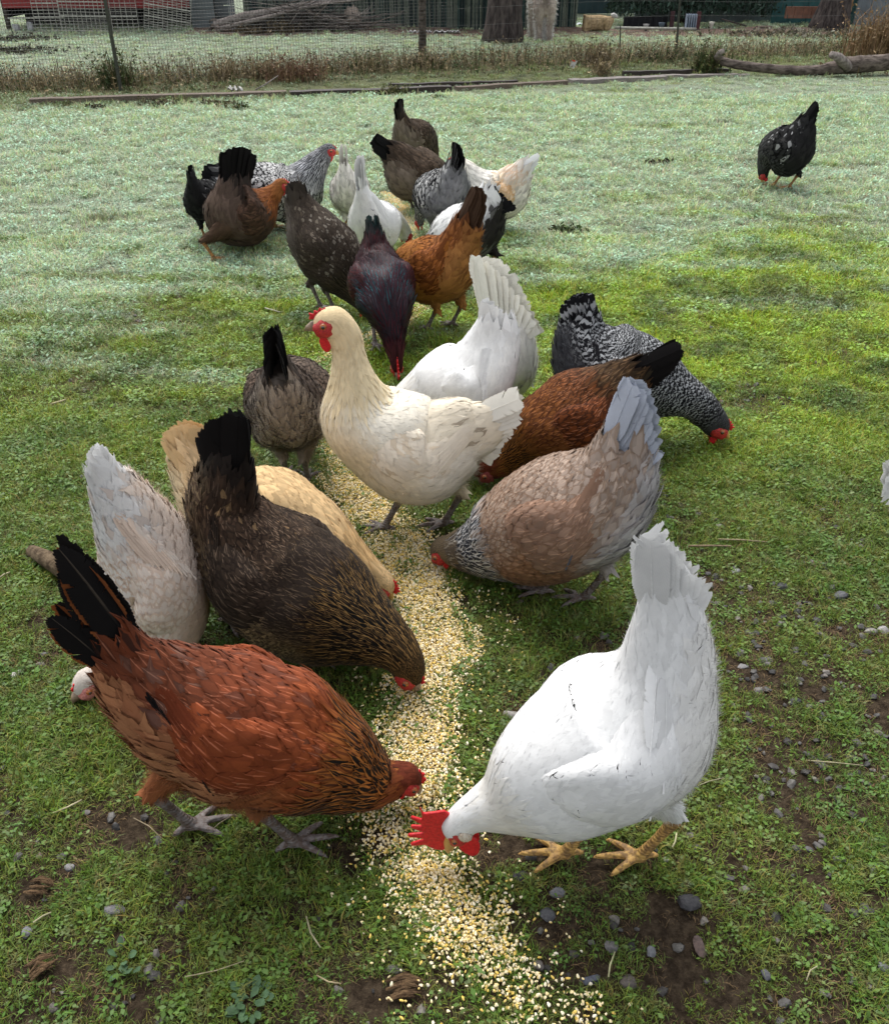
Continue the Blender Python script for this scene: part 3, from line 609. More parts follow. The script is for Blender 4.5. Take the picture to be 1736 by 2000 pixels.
# --- beyond the pasture
def trunk_tree(px, py, w, H, mat, lab, name, lean=0, crown_cols=None, seed=1, flare=1.5, low=2.6):
    g = ground(px, py); t = empty(name, tuple(g)); tag(t, lab, 'tree'); mb = MB(); r = random.Random(seed); n = 16; zs = np.linspace(-.1, H, n); P = [(lean * z + .03 * math.sin(z * 2), .02 * math.sin(z * 3), z) for z in zs]
    rad = [w / 2 * (1 + (flare - 1) * math.exp(-max(z, 0) * 5)) * (1 - .55 * max(z, 0) / H) for z in zs]; mb.tube(P, rad, 18, jit=.07); mb.build('trunk', mat, t, True)
    for q in range(6):
        z = low + .25 * q; a = r.uniform(0, 6.28); top = np.array([lean * z, 0, z]); mb = MB(); e = top + np.array([math.cos(a) * 1.1, math.sin(a) * 1.1, .9]); mb.tube([top, top * .5 + e * .5 + [0, 0, .15], e], [w * .16, w * .10, .02], 7); mb.build('limb', mat, t, True)
    rr = np.random.default_rng(seed); V = []; F = []; T = []; b = 0; cl = rr.normal(0, 1, (40, 3)) * [.9, .9, .5] + [lean * (low + 1.3), 0, low + 1.6]
    for k in range(2600):
        c = cl[rr.integers(40)] + rr.normal(0, .22, 3); e1 = rr.normal(0, 1, 3); e1 /= np.linalg.norm(e1); e2 = np.cross(e1, rr.normal(0, 1, 3)); e2 /= np.linalg.norm(e2); V += [c - e1 * .07, c + e2 * .03, c + e1 * .07, c - e2 * .03]; F.append([b, b + 1, b + 2, b + 3]); b += 4; T += [[*(np.array([.04, .07, .03]) * rr.uniform(.6, 1.4)), 1]] * 4
    mesh_np('crown', np.array(V), np.array(F), MAT_DRY, t, False, {'tint': ('FLOAT_COLOR', np.array(T))}); return t
trunk_tree(980, 84, .47, 3.4, MAT_BARKD, 'big dark rough tree trunk left of the woolly animal', 'tree', .02, seed=5, flare=1.35)
trunk_tree(1618, 60, .42, 3.4, MAT_BARKD, 'dark flaring tree trunk by the orange board at the right', 'tree', .0, seed=6, flare=1.7)
YB = ground(868, 61)[1]      # back yard line
def bx(px, py=None): return above(px, 62 if py is None else py, 0, YB)
def yard(px, dy=0.0): p = above(px, 62, 0, YB + dy); return np.array([p[0], YB + dy, 0])
SCB = FPX / depth_of(np.array([0, YB, .3]))    # photo px per metre there
def zb(py): return above(868, py, 0, YB)[2]
def zat(py, y): return above(868, py, 0, y)[2]
print('back line', YB, 'px/m', SCB, 'z at top of picture', zb(0))
# picket screen: every stake a part
MAT_STAKES = [simple_mat('green_stake', (.050, .085, .075), (.02, .04, .036), 25, .8), simple_mat('grey_stake', (.17, .19, .15), (.08, .10, .08), 25, .8), simple_mat('dark_stake', (.018, .035, .035), (.01, .02, .02), 25, .8)]
def stake_mesh(w, h, mat, name):
    mb = MB(); mb.tube([(0, 0, 0), (.004, 0, h * .5), (0, 0, h - .03), (0, 0, h)], [w, w * .95, w * .9, w * .3], 6); o = mb.build(name, mat); me = o.data; bpy.data.objects.remove(o); return me
SM = [stake_mesh(.011, 1.6, MAT_STAKES[k], 'stake') for k in range(3)]
scr = empty('stake_screen', tuple(yard(480, .25))); tag(scr, 'tall screen of thin green and grey upright stakes behind the brush pile', 'fence'); so = np.array(scr.location); x1 = yard(1124, .25)[0]; L = x1 - so[0]
mb = MB(); mb.box((L / 2, .03, .8), (L, .01, 1.55)); mb.build('backing', simple_mat('dark_green_mesh', (.012, .030, .032), (.02, .045, .045), 8, .9), scr)
ns = 250
for i in range(ns):
    u = (i + random.uniform(.1, .9)) / ns
    o = bpy.data.objects.new('stake', SM[random.choice((0, 1, 1, 2))]); link(o, scr); o.location = (u * L, random.uniform(-.01, .01), 0); o.rotation_euler = (0, random.uniform(-.02, .02), random.uniform(0, 6)); o.scale = (1, 1, random.uniform(.9, 1.05))
# red sided shed on posts, with boards
MAT_RED = simple_mat('faded_red_board', (.30, .045, .045), (.20, .03, .032), 12, .8, .2, .3, (1, 1, 8))
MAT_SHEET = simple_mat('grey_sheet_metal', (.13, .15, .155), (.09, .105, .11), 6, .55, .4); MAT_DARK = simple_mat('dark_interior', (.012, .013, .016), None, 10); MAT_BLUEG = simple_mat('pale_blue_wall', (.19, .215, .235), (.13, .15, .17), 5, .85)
shed = empty('shed', tuple(yard(18, .3))); tag(shed, 'low red-boarded animal shed raised over a dark open base at the far left', 'shed'); W = yard(422, .3)[0] - shed.location.x; zr = zat(16, YB + .3)
for k in range(6): mb = MB(); mb.box((W / 2, 0, zr + .12 + .24 * k), (W, .03, .236)); mb.build('board', MAT_RED, shed)
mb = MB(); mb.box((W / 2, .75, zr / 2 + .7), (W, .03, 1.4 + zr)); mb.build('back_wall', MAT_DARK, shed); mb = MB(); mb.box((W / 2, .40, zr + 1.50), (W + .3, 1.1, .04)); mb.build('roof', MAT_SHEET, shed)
for k in range(5): mb = MB(); mb.box((W * k / 4, 0.045, .8), (.06, .05, 1.6)); mb.build('post', MAT_WOODD, shed)
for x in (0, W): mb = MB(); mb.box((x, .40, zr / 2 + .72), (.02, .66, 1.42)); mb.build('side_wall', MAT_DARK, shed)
mb = MB(); mb.bar((.05, -.03, zat(35, YB + .3)), (W * .28, -.03, zat(34, YB + .3)), .022); mb.build('rail', MAT_WIREP, shed)
# leaning wire crate panels
def wire_panel(px0, px1, py0, py1, nx, nz, lab, tilt=0, dy=0.0, H=None, bars=(0, .5, 1), mat=MAT_WIREP):
    a = yard(px0, dy); b = yard(px1, dy); w = b[0] - a[0]; h = H or 1.0; t = empty('wire_hurdle', tuple((a + b) / 2)); t.rotation_euler = (R(-4), R(tilt), 0); tag(t, lab, 'wire hurdle', 'wire hurdles leaning on the shed'); zt = zat(py0, YB + dy); nz = int(nz * h / max(.2, zt))
    mb = MB()
    for i in range(nx + 1):
        x = -w / 2 + w * i / nx; mb.bar((x, 0, 0), (x, 0, h), .0065)
    for k in range(nz + 1): z = h * k / nz; mb.bar((-w / 2, .005, z), (w / 2, .005, z), .0065)
    o = mb.build('wire_grid', mat, t); o['kind'] = 'stuff'
    for f in bars: mb = MB(); mb.bar((-w / 2, -.01, f * zt + .01), (w / 2, -.01, f * zt + .01), .016); mb.build('frame_bar', mat, t)
wire_panel(72, 124, 8, 60, 5, 8, 'narrow wire panel leftmost before the red shed', 0, .05); wire_panel(122, 216, 5, 60, 11, 9, 'wide wire panel with pale frame bars behind the leaning steel stake', 1, -.05)
wire_panel(222, 273, 0, 58, 5, 8, 'wire panel right of the leaning steel stake', 0, .0, bars=(.45, 1)); wire_panel(283, 372, 3, 64, 10, 12, 'wire panel tilted to the right beside the black gap', 9, -.08, bars=(.4, .8))
def sheet(px0, px1, H, dy, mat, lab, nrib, cat='sheet'):
    a = yard(px0, dy); b = yard(px1, dy); w = b[0] - a[0]; t = empty('metal_sheet', tuple(a)); tag(t, lab, cat)
    n = nrib
    for k in range(n): mb = MB(); h = H / n; mb.box((w / 2, 0, h * k + h / 2), (w, .02, h - .008)); mb.build('panel', mat, t)
sheet(378, 424, 1.0, .1, MAT_SHEET, 'grey sheet-metal panel below the red boards', 7); sheet(426, 452, 1.3, .3, MAT_SHEET, 'upright light grey metal panel at the end of the shed', 8); sheet(453, 464, 1.3, .28, MAT_BLUEG, 'narrow mossy pale panel beside the grey one', 8)
wire_panel(455, 463, 0, 30, 2, 7, 'very narrow wire strip beside the grey metal panel', 0, .2, bars=())
for px, w, h, lab in ((34, .10, .09, 'white carton under the shed at the far left'), (62, .08, .12, 'white tilted carton under the shed'), (459, .10, .055, 'white block under the brush pile'), (508, .19, .06, 'long white block at the foot of the brush pile'), (604, .14, .07, 'grey cut block at the foot of the brush pile'), (627, .16, .08, 'pale grey wedge stone by the brush pile')):
    p = yard(px, -.12 if px > 100 else .02); bm = bmesh.new(); bmesh.ops.create_cube(bm, size=1); bmesh.ops.bevel(bm, geom=bm.edges[:], offset=.08, segments=2, affect='EDGES')
    for v in bm.verts: v.co = Vector((v.co.x * w * random.uniform(.9, 1.05), v.co.y * w * .6, (v.co.z + .5) * h * random.uniform(.9, 1.1)))
    o = obj_bm('block', bm, simple_mat('block', (.42, .42, .43) if px < 600 else (.28, .28, .28), None, 20)); o.location = tuple(p); tag(o, lab, 'block')
# brush pile
brush = empty('brush_pile', tuple(yard(560, -.35))); tag(brush, 'fallen branching tree and brush heaped before the stake screen', 'brush pile'); bo = np.array(brush.location)
def bp_(px, py, dy=0.0): return above(px, py, 0, bo[1] + dy) - bo
for name, pts, ra in (('trunk', [(420,50,0),(445,42,0),(480,32,0),(530,24,.05),(580,12,.1),(640,2,.2),(700,-14,.3)], [.065,.072,.066,.055,.042,.030,.016]), ('limb', [(430,56,-.1),(470,46,-.1),(520,34,-.1),(575,20,0),(620,8,.05),(680,-4,.1)], [.030,.032,.028,.022,.016,.010]),
    ('limb', [(575,20,0),(640,6,-.1),(720,-2,-.1)], [.02,.014,.008]), ('limb', [(545,22,0),(600,26,.1),(680,34,.2),(745,33,.2)], [.022,.02,.012,.006]), ('limb', [(600,22,0),(640,40,.1),(700,49,.1),(785,49,.15)], [.018,.014,.010,.006]), ('root', [(422,46,0),(412,56,0),(405,63,0)], [.035,.025,.012]), ('root', [(424,50,-.05),(430,60,-.1),(425,66,-.1)], [.03,.02,.01]), ('root', [(430,44,0),(418,38,0),(410,41,0)],[.03,.02,.01])):
    mb = MB(); mb.tube([bp_(*p) for p in pts], ra, 9, jit=.15); mb.build(name, MAT_GREYBR if name != 'root' else MAT_BARK, brush, True)
rb = random.Random(8)
for k in range(130):
    x0 = rb.uniform(540, 700); y0 = rb.uniform(10, 62) if x0 < 640 else rb.uniform(36, 64); x1 = x0 + rb.uniform(20, 110) * rb.choice((1, 1, -1)); y1 = y0 + (rb.uniform(-60, 40) if rb.random() < .35 else rb.uniform(-22, 20)); d0 = rb.uniform(-.2, .3)
    A = bp_(x0, y0, d0); B = bp_(x1, min(y1, 64), d0 + rb.uniform(-.15, .15)); m = (A + B) / 2 + [0, 0, rb.uniform(-.02, .04)]; A[2] = max(A[2], .01); B[2] = max(B[2], .01); m[2] = max(m[2], .01)
    mb = MB(); w = rb.uniform(.003, .009); mb.tube([A, m, B], [w, w * .8, w * .3], 4); mb.build('branch', rb.choice((MAT_GREYBR, MAT_BARK, MAT_BARKD)), brush, True)
V, F, A_ = stalks(900, 0, 1, lambda p_, r: np.array([r.normal(.12, .42), r.normal(.1, .12), 0]), .3, .05, .42, [(.05,.04,.033),(.085,.07,.055),(.03,.025,.02)], 33, .6, 1.8); o = mesh_np('twigs', V, F, MAT_DRY, brush, attrs=A_); o['kind'] = 'stuff'
for px, h_, lab in ((553, .24, 'matted brown root ball among the branches'), (488, .14, 'small brown leaf heap under the fallen trunk')):
    p = yard(px, -.45); V, F, A_ = stalks(420, 0, 1, lambda p_, r: np.array([r.normal(0, .09), r.normal(0, .06), 0]), .3, h_ * .4, h_ * 1.1, [(.13,.095,.055),(.08,.06,.035),(.18,.14,.09)], px, .5, 2.0); o = mesh_np('root_ball', V, F, MAT_DRY, attrs=A_); o.location = tuple(p); tag(o, lab, 'brush')
p = yard(690, -.1); bm = bmesh.new(); bmesh.ops.create_icosphere(bm, subdivisions=3, radius=1)
for v in bm.verts: v.co = Vector((v.co.x * .13, v.co.y * .10, max(-.02, v.co.z * .17 + .17 + .02 * math.sin(v.co.x * 14) + .015 * math.sin(v.co.z * 17)))) * (1 + .06 * math.sin(v.co.y * 13 + v.co.x * 9))
o = obj_bm('sack', bm, simple_mat('tan_sack', (.36, .30, .25), (.20, .16, .13), 14, .9), None, True); o.location = tuple(p); tag(o, 'slumped pale tan sack with a white top behind the branches', 'sack')
for px, w in ((808, .12), (862, .16), (888, .10), (835, .08)):
    crumple('paper_scrap', px, 67, w * 1.5, .05, (.62, .61, .62), {808: 'white scrap on the ground left of the wooden post', 862: 'largest white scrap on the ground right of the wooden post', 888: 'small white scrap before the tree trunk', 835: 'white scrap hidden partly behind the wooden post'}[px], 'litter', px)
# woolly animal seen from behind: one continuous body
an = empty('alpaca', tuple(ground(1055, 78)), R(95)); tag(an, 'woolly tan and white animal standing beyond the fence, head above the picture', 'animal')
bm = bmesh.new(); sk = [((-.10,0,.62),.150),((.12,0,.64),.155),((.34,0,.63),.140),((.46,0,.80),.085),((.50,0,1.02),.065),((.55,0,1.16),.070),((.66,0,1.13),.040),((-.22,0,.52),.120),
  ((-.22,.075,.36),.105),((-.20,.070,.20),.060),((-.24,.066,.08),.042),((-.24,.064,.00),.036),((-.22,-.075,.36),.105),((-.20,-.070,.20),.060),((-.24,-.066,.08),.042),((-.24,-.064,.0),.036),
  ((.34,.075,.36),.07),((.33,.070,.18),.042),((.33,.068,.0),.032),((.34,-.075,.36),.07),((.33,-.070,.18),.042),((.33,-.068,.0),.032),((.55,.05,1.27),.018),((.55,-.05,1.27),.018),((-.32,0,.50),.04)]
ed = [(0,1),(1,2),(2,3),(3,4),(4,5),(5,6),(0,7),(7,8),(8,9),(9,10),(10,11),(7,12),(12,13),(13,14),(14,15),(2,16),(16,17),(17,18),(2,19),(19,20),(20,21),(5,22),(5,23),(7,24)]
sl = bm.verts.layers.skin.verify(); vs = [bm.verts.new(p) for p, _ in sk]; [bm.edges.new((vs[a], vs[b])) for a, b in ed]; me = bpy.data.meshes.new('body')
for v, (_, rr_) in zip(vs, sk): v[sl].radius = (rr_, rr_)
vs[0][sl].use_root = True; bm.to_mesh(me); bm.free(); ao = link(bpy.data.objects.new('body', me)); ao.modifiers.new('k', 'SKIN'); sd_ = ao.modifiers.new('s', 'SUBSURF'); sd_.levels = 2; sd_.render_levels = 2
dg = bpy.context.evaluated_depsgraph_get(); me2 = bpy.data.meshes.new_from_object(ao.evaluated_get(dg)); ao.modifiers.clear(); ao.data = me2; ao.parent = an; me2.materials.append(simple_mat('tan_wool', (.52, .45, .39), (.36, .29, .25), 18, .95, .05, .8))
n = len(me2.vertices); cc = np.empty(n * 3); me2.vertices.foreach_get('co', cc); cc = cc.reshape(-1, 3); nn_ = np.empty(n * 3); me2.vertices.foreach_get('normal', nn_); nn_ = nn_.reshape(-1, 3)
r = np.random.default_rng(5); k = r.integers(0, n, 14000); b0 = cc[k] + r.normal(0, .008, (14000, 3)); d = nn_[k] + r.normal(0, .35, (14000, 3)) + [0, 0, -.5]; tip = b0 + d * .028; sdv = np.cross(d, r.normal(0, 1, (14000, 3))); sdv /= np.linalg.norm(sdv, axis=1)[:, None]
wh = np.clip(np.abs(nn_[k][:, 1]) * 1.5 - .45, 0, 1)[:, None]; colw = (np.array([.50, .42, .36]) * (1 - wh) + np.array([.78, .76, .73]) * wh) * r.uniform(.7, 1.15, (14000, 1))
V = np.stack([b0 - sdv * .003, b0 + sdv * .003, tip], 1).reshape(-1, 3); F = np.arange(42000).reshape(-1, 3); o = mesh_np('wool', V, F, MAT_DRY, an, attrs={'tint': ('FLOAT_COLOR', np.hstack([np.repeat(colw, 3, 0), np.ones((42000, 1))]))}); o['kind'] = 'stuff'
# lying sheep
sh = empty('sheep', tuple(ground(1163, 62)), 0); tag(sh, 'small tan sheep with a white head lying before the dark greenery', 'sheep')
bm = bmesh.new(); SKS = [((-.20,0,.11),.10),((-.07,0,.12),.115),((.07,0,.12),.115),((.18,0,.12),.095),((.22,0,.17),.055),((.24,0,.20),.035),((-.14,.08,.02),.03),((-.14,-.08,.02),.03),((.14,-.09,.02),.028),((.14,.09,.02),.028)]
sl = bm.verts.layers.skin.verify(); vs = [bm.verts.new(p) for p, _ in SKS]; [bm.edges.new((vs[a], vs[b])) for a, b in ((0,1),(1,2),(2,3),(3,4),(4,5),(0,6),(0,7),(3,8),(3,9))]
for v, (_, rr_) in zip(vs, SKS): v[sl].radius = (rr_, rr_)
vs[1][sl].use_root = True; me = bpy.data.meshes.new('body'); bm.to_mesh(me); bm.free(); ao = link(bpy.data.objects.new('body', me)); ao.modifiers.new('k', 'SKIN'); sd_ = ao.modifiers.new('s', 'SUBSURF'); sd_.levels = 2
dg = bpy.context.evaluated_depsgraph_get(); me2 = bpy.data.meshes.new_from_object(ao.evaluated_get(dg)); ao.modifiers.clear(); ao.data = me2; ao.parent = sh; me2.materials.append(simple_mat('straw_fleece', (.46, .34, .20), (.26, .19, .11), 30, .95, .05, .9))
mb = MB(); mb.tube([(.21,-.01,.215),(.245,-.015,.222),(.285,-.02,.205),(.305,-.02,.195)], [.028,.034,.026,.016], 10); mb.tube([(.235,-.04,.235),(.225,-.07,.235)], [.010,.005], 6); mb.tube([(.235,.02,.235),(.225,.05,.235)], [.010,.005], 6); mb.build('head', simple_mat('white_face', (.66, .64, .62), None, 30), sh, True)
crumple('plastic_scrap', 1122, 52, .34, .05, (.55, .60, .66), 'white plastic sheet scrap left of the sheep', 'litter', 9)
# right side: low wall, hanging greenery, tarps, odd yard items
def wall_thing(name, px0, px1, H, dy, mat, lab, cat, z0=0.0, th=.05, np_=1, piece='panel'):
    a = yard(px0, dy); b = yard(px1, dy); w = b[0] - a[0]; t = empty(name, tuple(a)); tag(t, lab, cat)
    for k in range(np_): mb = MB(); mb.box((w * (k + .5) / np_, 0, z0 + H / 2), (w / np_ - .006, th, H)); mb.build(piece, mat, t)
wall_thing('low_wall', 1235, 1505, .42, 1.6, MAT_BLUEG, 'pale blue-grey low wall under the dark greenery', 'wall', np_=6)
wall_thing('back_wall', 1000, 1900, 2.2, 3.4, simple_mat('dull_teal_wall', (.045, .075, .08), (.03, .05, .055), 4, .9), 'dull teal wall closing the yard behind everything', 'wall', np_=9)
MAT_TEAL = simple_mat('teal_tarp', (.045, .135, .135), (.03, .09, .095), 6, .7)
wall_thing('tarp_screen', 1500, 1600, 1.8, 1.2, MAT_TEAL, 'teal tarp screen left of the dark flaring trunk', 'screen', np_=3); wall_thing('tarp_screen', 1640, 1662, 1.8, 1.0, MAT_TEAL, 'narrow teal tarp strip right of the dark flaring trunk', 'screen'); wall_thing('metal_sheet', 1662, 1740, 1.6, .8, MAT_BLUEG, 'pale blue-grey sheet behind the rust-tan bush', 'sheet', np_=3)
MAT_ORB = simple_mat('orange_board', (.30, .15, .10), (.20, .10, .07), 10, .8); wall_thing('board', 1526, 1592, .16, .6, MAT_ORB, 'orange-brown board standing left of the dark flaring trunk', 'board', z0=.13, np_=4, piece='plank'); wall_thing('board', 1638, 1652, .30, .5, simple_mat('ochre_board', (.36, .22, .11)), 'ochre upright board right of the dark flaring trunk', 'board', z0=.1)
wall_thing('box', 1476, 1503, .07, .0, MAT_WOOD, 'low brown box before the pale low wall', 'box', th=.15)
con = empty('conifer', tuple(yard(1340, 1.0))); tag(con, 'dark drooping conifer whose lowest boughs hang over the pale low wall', 'tree'); mb = MB(); mb.tube([(0, .2, 0), (0, .2, 3.2)], [.09, .04], 9); mb.build('trunk', MAT_BARKD, con, True)
mb = MB(); tx = yard(1485, 1.0)[0] - con.location.x; mb.tube([(tx, 0, .12), (tx - .03, 0, .4), (tx - .12, 0, 1.2)], [.045, .035, .03], 9, jit=.1); mb.build('side_stem', MAT_BARKD, con, True)
r = np.random.default_rng(77); V = []; F = []; T = []; b = 0; xa = yard(1185, 1.0)[0] - con.location.x; xb = yard(1500, 1.0)[0] - con.location.x; zlow = zat(30, YB + 1)
for k in range(9000):
    x = r.uniform(xa, xb); z = zlow + (.05 + .10 * vnoise(x, 0, .25, 9)) * r.random() * 1.0 + abs(r.normal(0, .55)); y_ = r.normal(0, .30); c = np.array([x, y_, z]); e1 = r.normal(0, 1, 3) * [.6, .6, 1]; e1 /= np.linalg.norm(e1); e2 = np.cross(e1, r.normal(0, 1, 3)); e2 /= np.linalg.norm(e2); s = r.uniform(.015, .04)
    V += [c - e1 * s * 1.6, c + e2 * s * .5, c + e1 * s * 1.6, c - e2 * s * .5]; F.append([b, b + 1, b + 2, b + 3]); b += 4; T += [[*(np.array([.025, .05, .035]) * r.uniform(.5, 1.5)), 1]] * 4
mesh_np('crown', np.array(V), np.array(F), MAT_DRY, con, False, {'tint': ('FLOAT_COLOR', np.array(T))})
mb = MB(); a = yard(1200, -.15); b = yard(1358, -.1); mb.tube([a + [0, 0, .06], b + [0, 0, .04]], .017, 8); tag(mb.build('pipe', MAT_WIREP, smooth=True), 'long pale pipe lying on the ground before the greenery', 'pipe')
mb = MB(); a = yard(1405, .3); b = yard(1455, .25); mb.tube([a + [0, 0, .14], b + [0, 0, .05]], .012, 6); tag(mb.build('stick', MAT_BARKD, smooth=True), 'dark straight stick leaning against the pale low wall', 'stick')
for px, h, w, col, lab in ((1387, .13, .04, (.60, .58, .50), 'small white-topped cup on a dark foot before the low wall'), (1260, .10, .045, (.34, .33, .32), 'grey-topped bucket at the left end of the pale pipe'), (1290, .12, .05, (.09, .12, .15), 'dark blue-grey pot before the greenery')):
    p = yard(px, -.05); mb = MB(); mb.tube([(0,0,0),(0,0,h*.5),(0,0,h*.62),(0,0,h)], [w*.45,w*.5,w*.75,w], 14); o = mb.build('bucket', simple_mat('bucket', col, None, 20), smooth=True); o.location = tuple(p); tag(o, lab, 'bucket')
t = empty('bottle_crate', tuple(yard(1346, .0))); tag(t, 'blue-white slatted crate beside the maroon post', 'crate')
for k in range(5): mb = MB(); mb.box((-.07 + .035 * k, 0, .12), (.012, .10, .22)); mb.build('slat', simple_mat('blue_white', (.35, .42, .52)), t)
mb = MB(); mb.box((0, .055, .12), (.17, .01, .24)); mb.build('back_panel', MAT_DARK, t)
wall_thing('short_post', 1356, 1364, .26, -.02, simple_mat('maroon', (.10, .04, .045)), 'short maroon post right of the blue-white crate', 'post'); wall_thing('short_post', 1305, 1313, .24, .4, simple_mat('maroon2', (.09, .045, .05)), 'dim maroon post left of the thin steel stake', 'post')
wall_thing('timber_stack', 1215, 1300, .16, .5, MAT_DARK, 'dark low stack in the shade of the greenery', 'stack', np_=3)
# soil bank at the yard line
r = np.random.default_rng(78); xs2 = np.linspace(yard(380)[0], yard(1800)[0], 120); ys2 = np.linspace(ground(868, 70)[1], YB + .5, 14)
tag(grid_sheet('bare_soil', xs2, ys2, lambda X, Y: ground_z(X, Y) + .004 + .035 * np.sin((Y - ys2[0]) / (ys2[-1] - ys2[0]) * math.pi) * (vnoise(X, Y, .3, 14) + .3), simple_mat('bare_soil', (.15, .105, .085), (.09, .062, .05), 9, .95, .1, .8)), 'strip of bare brown soil along the back yard line', kind='structure')
clump(1600, 68, 500, .75, .03, .12, [(.20,.18,.12),(.10,.09,.05),(.30,.28,.22)], 68, 'low grey-brown rubble and weeds before the dark flaring trunk', wmul=2.2); clump(1510, 70, 260, .40, .03, .10, [(.20,.18,.12),(.08,.07,.05)], 69, 'ragged pale weeds before the low brown box', wmul=2.0)
# ------------------------------------------------------------------ plumage material (one for all birds; colours live on the feathers)
def plumage_material(name, rough=.75, sheen=.04, spec=.08, trans=.12):
    t = NT(name)
    fu = t.n('ShaderNodeAttribute', attribute_name='fuv').outputs['Vector']; sp = t.n('ShaderNodeSeparateXYZ'); t.l(fu, sp.inputs[0])
    u, v, rd = sp.outputs; au = t.math('ABSOLUTE', u)
    A = t.n('ShaderNodeAttribute', attribute_name='cola').outputs['Color']; B = t.n('ShaderNodeAttribute', attribute_name='colb').outputs['Color']
    pt = t.n('ShaderNodeAttribute', attribute_name='fpat').outputs['Vector']; pp = t.n('ShaderNodeSeparateXYZ'); t.l(pt, pp.inputs[0])
    vt = t.math('MAXIMUM', t.math('DIVIDE', t.math('SUBTRACT', v, .45), .55), 0.0)
    e = t.math('SQRT', t.math('ADD', t.math('MULTIPLY', au, au), t.math('MULTIPLY', vt, vt)))
    lace = t.ss(e, .52, .70)
    jit = t.noise(t.n('ShaderNodeNewGeometry').outputs['Position'], 120, 2)
    bar = t.ss(t.math('SINE', t.math('ADD', t.math('MULTIPLY', v, 15.0), t.math('MULTIPLY', jit, 3.0))), -.55, .05)
    stripe = t.math('SUBTRACT', 1.0, t.ss(t.math('ADD', t.math('DIVIDE', au, t.math('MAXIMUM', pp.outputs[2], .5)), t.math('MULTIPLY', t.math('MAXIMUM', t.math('SUBTRACT', v, .9), 0.0), 3.0)), .30, .50))
    m = t.math('MAXIMUM', t.math('MULTIPLY', pp.outputs[0], lace), t.math('MAXIMUM', t.math('MULTIPLY', pp.outputs[1], bar), t.math('MULTIPLY', t.math('MINIMUM', pp.outputs[2], 1.0), stripe)))
    col = t.mix(m, A, B)
    sh = t.n('ShaderNodeAttribute', attribute_name='shaft').outputs['Fac']
    shm = t.math('MULTIPLY', t.math('MULTIPLY', t.math('SUBTRACT', 1.0, t.ss(au, .02, .10)), t.ss(v, .35, .6)), sh)
    shm = t.math('MULTIPLY', shm, t.ss(rd, .35, .6))
    lite = t.mix(1.0, A, (3.2, 2.8, 2.4), 'MULTIPLY'); lite = t.mix(.30, lite, (.40, .32, .24))
    col = t.mix(shm, col, lite)
    # barbs: fine oblique striation, plus feather to feather variation
    st = t.math('SINE', t.math('MULTIPLY', t.math('ADD', v, t.math('MULTIPLY', au, -.55)), 95.0))
    nz = t.noise(t.n('ShaderNodeNewGeometry').outputs['Position'], 55, 3, .65)
    k = t.math('ADD', t.math('MULTIPLY', rd, .14), .93); k = t.math('MULTIPLY', k, t.math('ADD', t.math('MULTIPLY', st, .035), t.math('ADD', t.math('MULTIPLY', nz, .22), .89)))
    hs = t.n('ShaderNodeHueSaturation'); t.l(col, hs.inputs['Color']); t.l(k, hs.inputs['Value'])
    t.l(hs.outputs[0], t.b.inputs['Base Color'])
    t.b.inputs['Roughness'].default_value = rough; t.b.inputs['Specular IOR Level'].default_value = spec
    t.b.inputs['Sheen Weight'].default_value = sheen; t.b.inputs['Sheen Roughness'].default_value = .4
    if trans:
        tr = t.n('ShaderNodeBsdfTranslucent'); t.l(hs.outputs[0], tr.inputs[0]); mx = t.n('ShaderNodeMixShader'); mx.inputs[0].default_value = trans; t.l(t.b.outputs[0], mx.inputs[1]); t.l(tr.outputs[0], mx.inputs[2]); t.l(mx.outputs[0], t.out.inputs[0])
    return t.m
MAT_PLUME = plumage_material('plumage')
MAT_GLOSSY = plumage_material('glossy_plumage', .50, .0, .10, 0)
def flesh(name, a, b, bump=.5, scale=220):
    t = NT(name); co = t.n('ShaderNodeTexCoord').outputs['Object']; nz = t.noise(co, scale, 4, .6)
    t.l(t.mix(t.ss(nz, .35, .7), a, b), t.b.inputs['Base Color']); t.b.inputs['Roughness'].default_value = .5
    t.b.inputs['Specular IOR Level'].default_value = .35; t.b.inputs['Subsurface Weight'].default_value = .08; t.b.inputs['Subsurface Radius'].default_value = (.006, .002, .001)
    t.bump(nz, bump, .002); return t.m
MAT_COMB = flesh('comb_red', (.62, .018, .022), (.42, .010, .014)); MAT_FACE = flesh('face_red', (.50, .035, .032), (.28, .02, .02), .9, 300)
MAT_DULLFACE = flesh('face_dull', (.28, .05, .045), (.15, .03, .03), .9, 300); MAT_PINK = flesh('face_pink', (.55, .22, .19), (.40, .12, .11), .7)
MAT_LOBE = flesh('ear_lobe', (.62, .56, .46), (.42, .33, .25), 1.0, 260)
MAT_BEAK = simple_mat('beak_horn', (.55, .33, .09), (.38, .22, .07), 90, .45, .4); MAT_BEAK_DARK = simple_mat('beak_dark', (.16, .11, .07), (.30, .22, .15), 60, .45, .4)
MAT_EYE = simple_mat('eye_dark', (.010, .007, .005), (.02, .012, .008), 20, .08, .8); MAT_IRIS = simple_mat('iris_orange', (.40, .13, .03), (.28, .08, .02), 200, .2, .5)
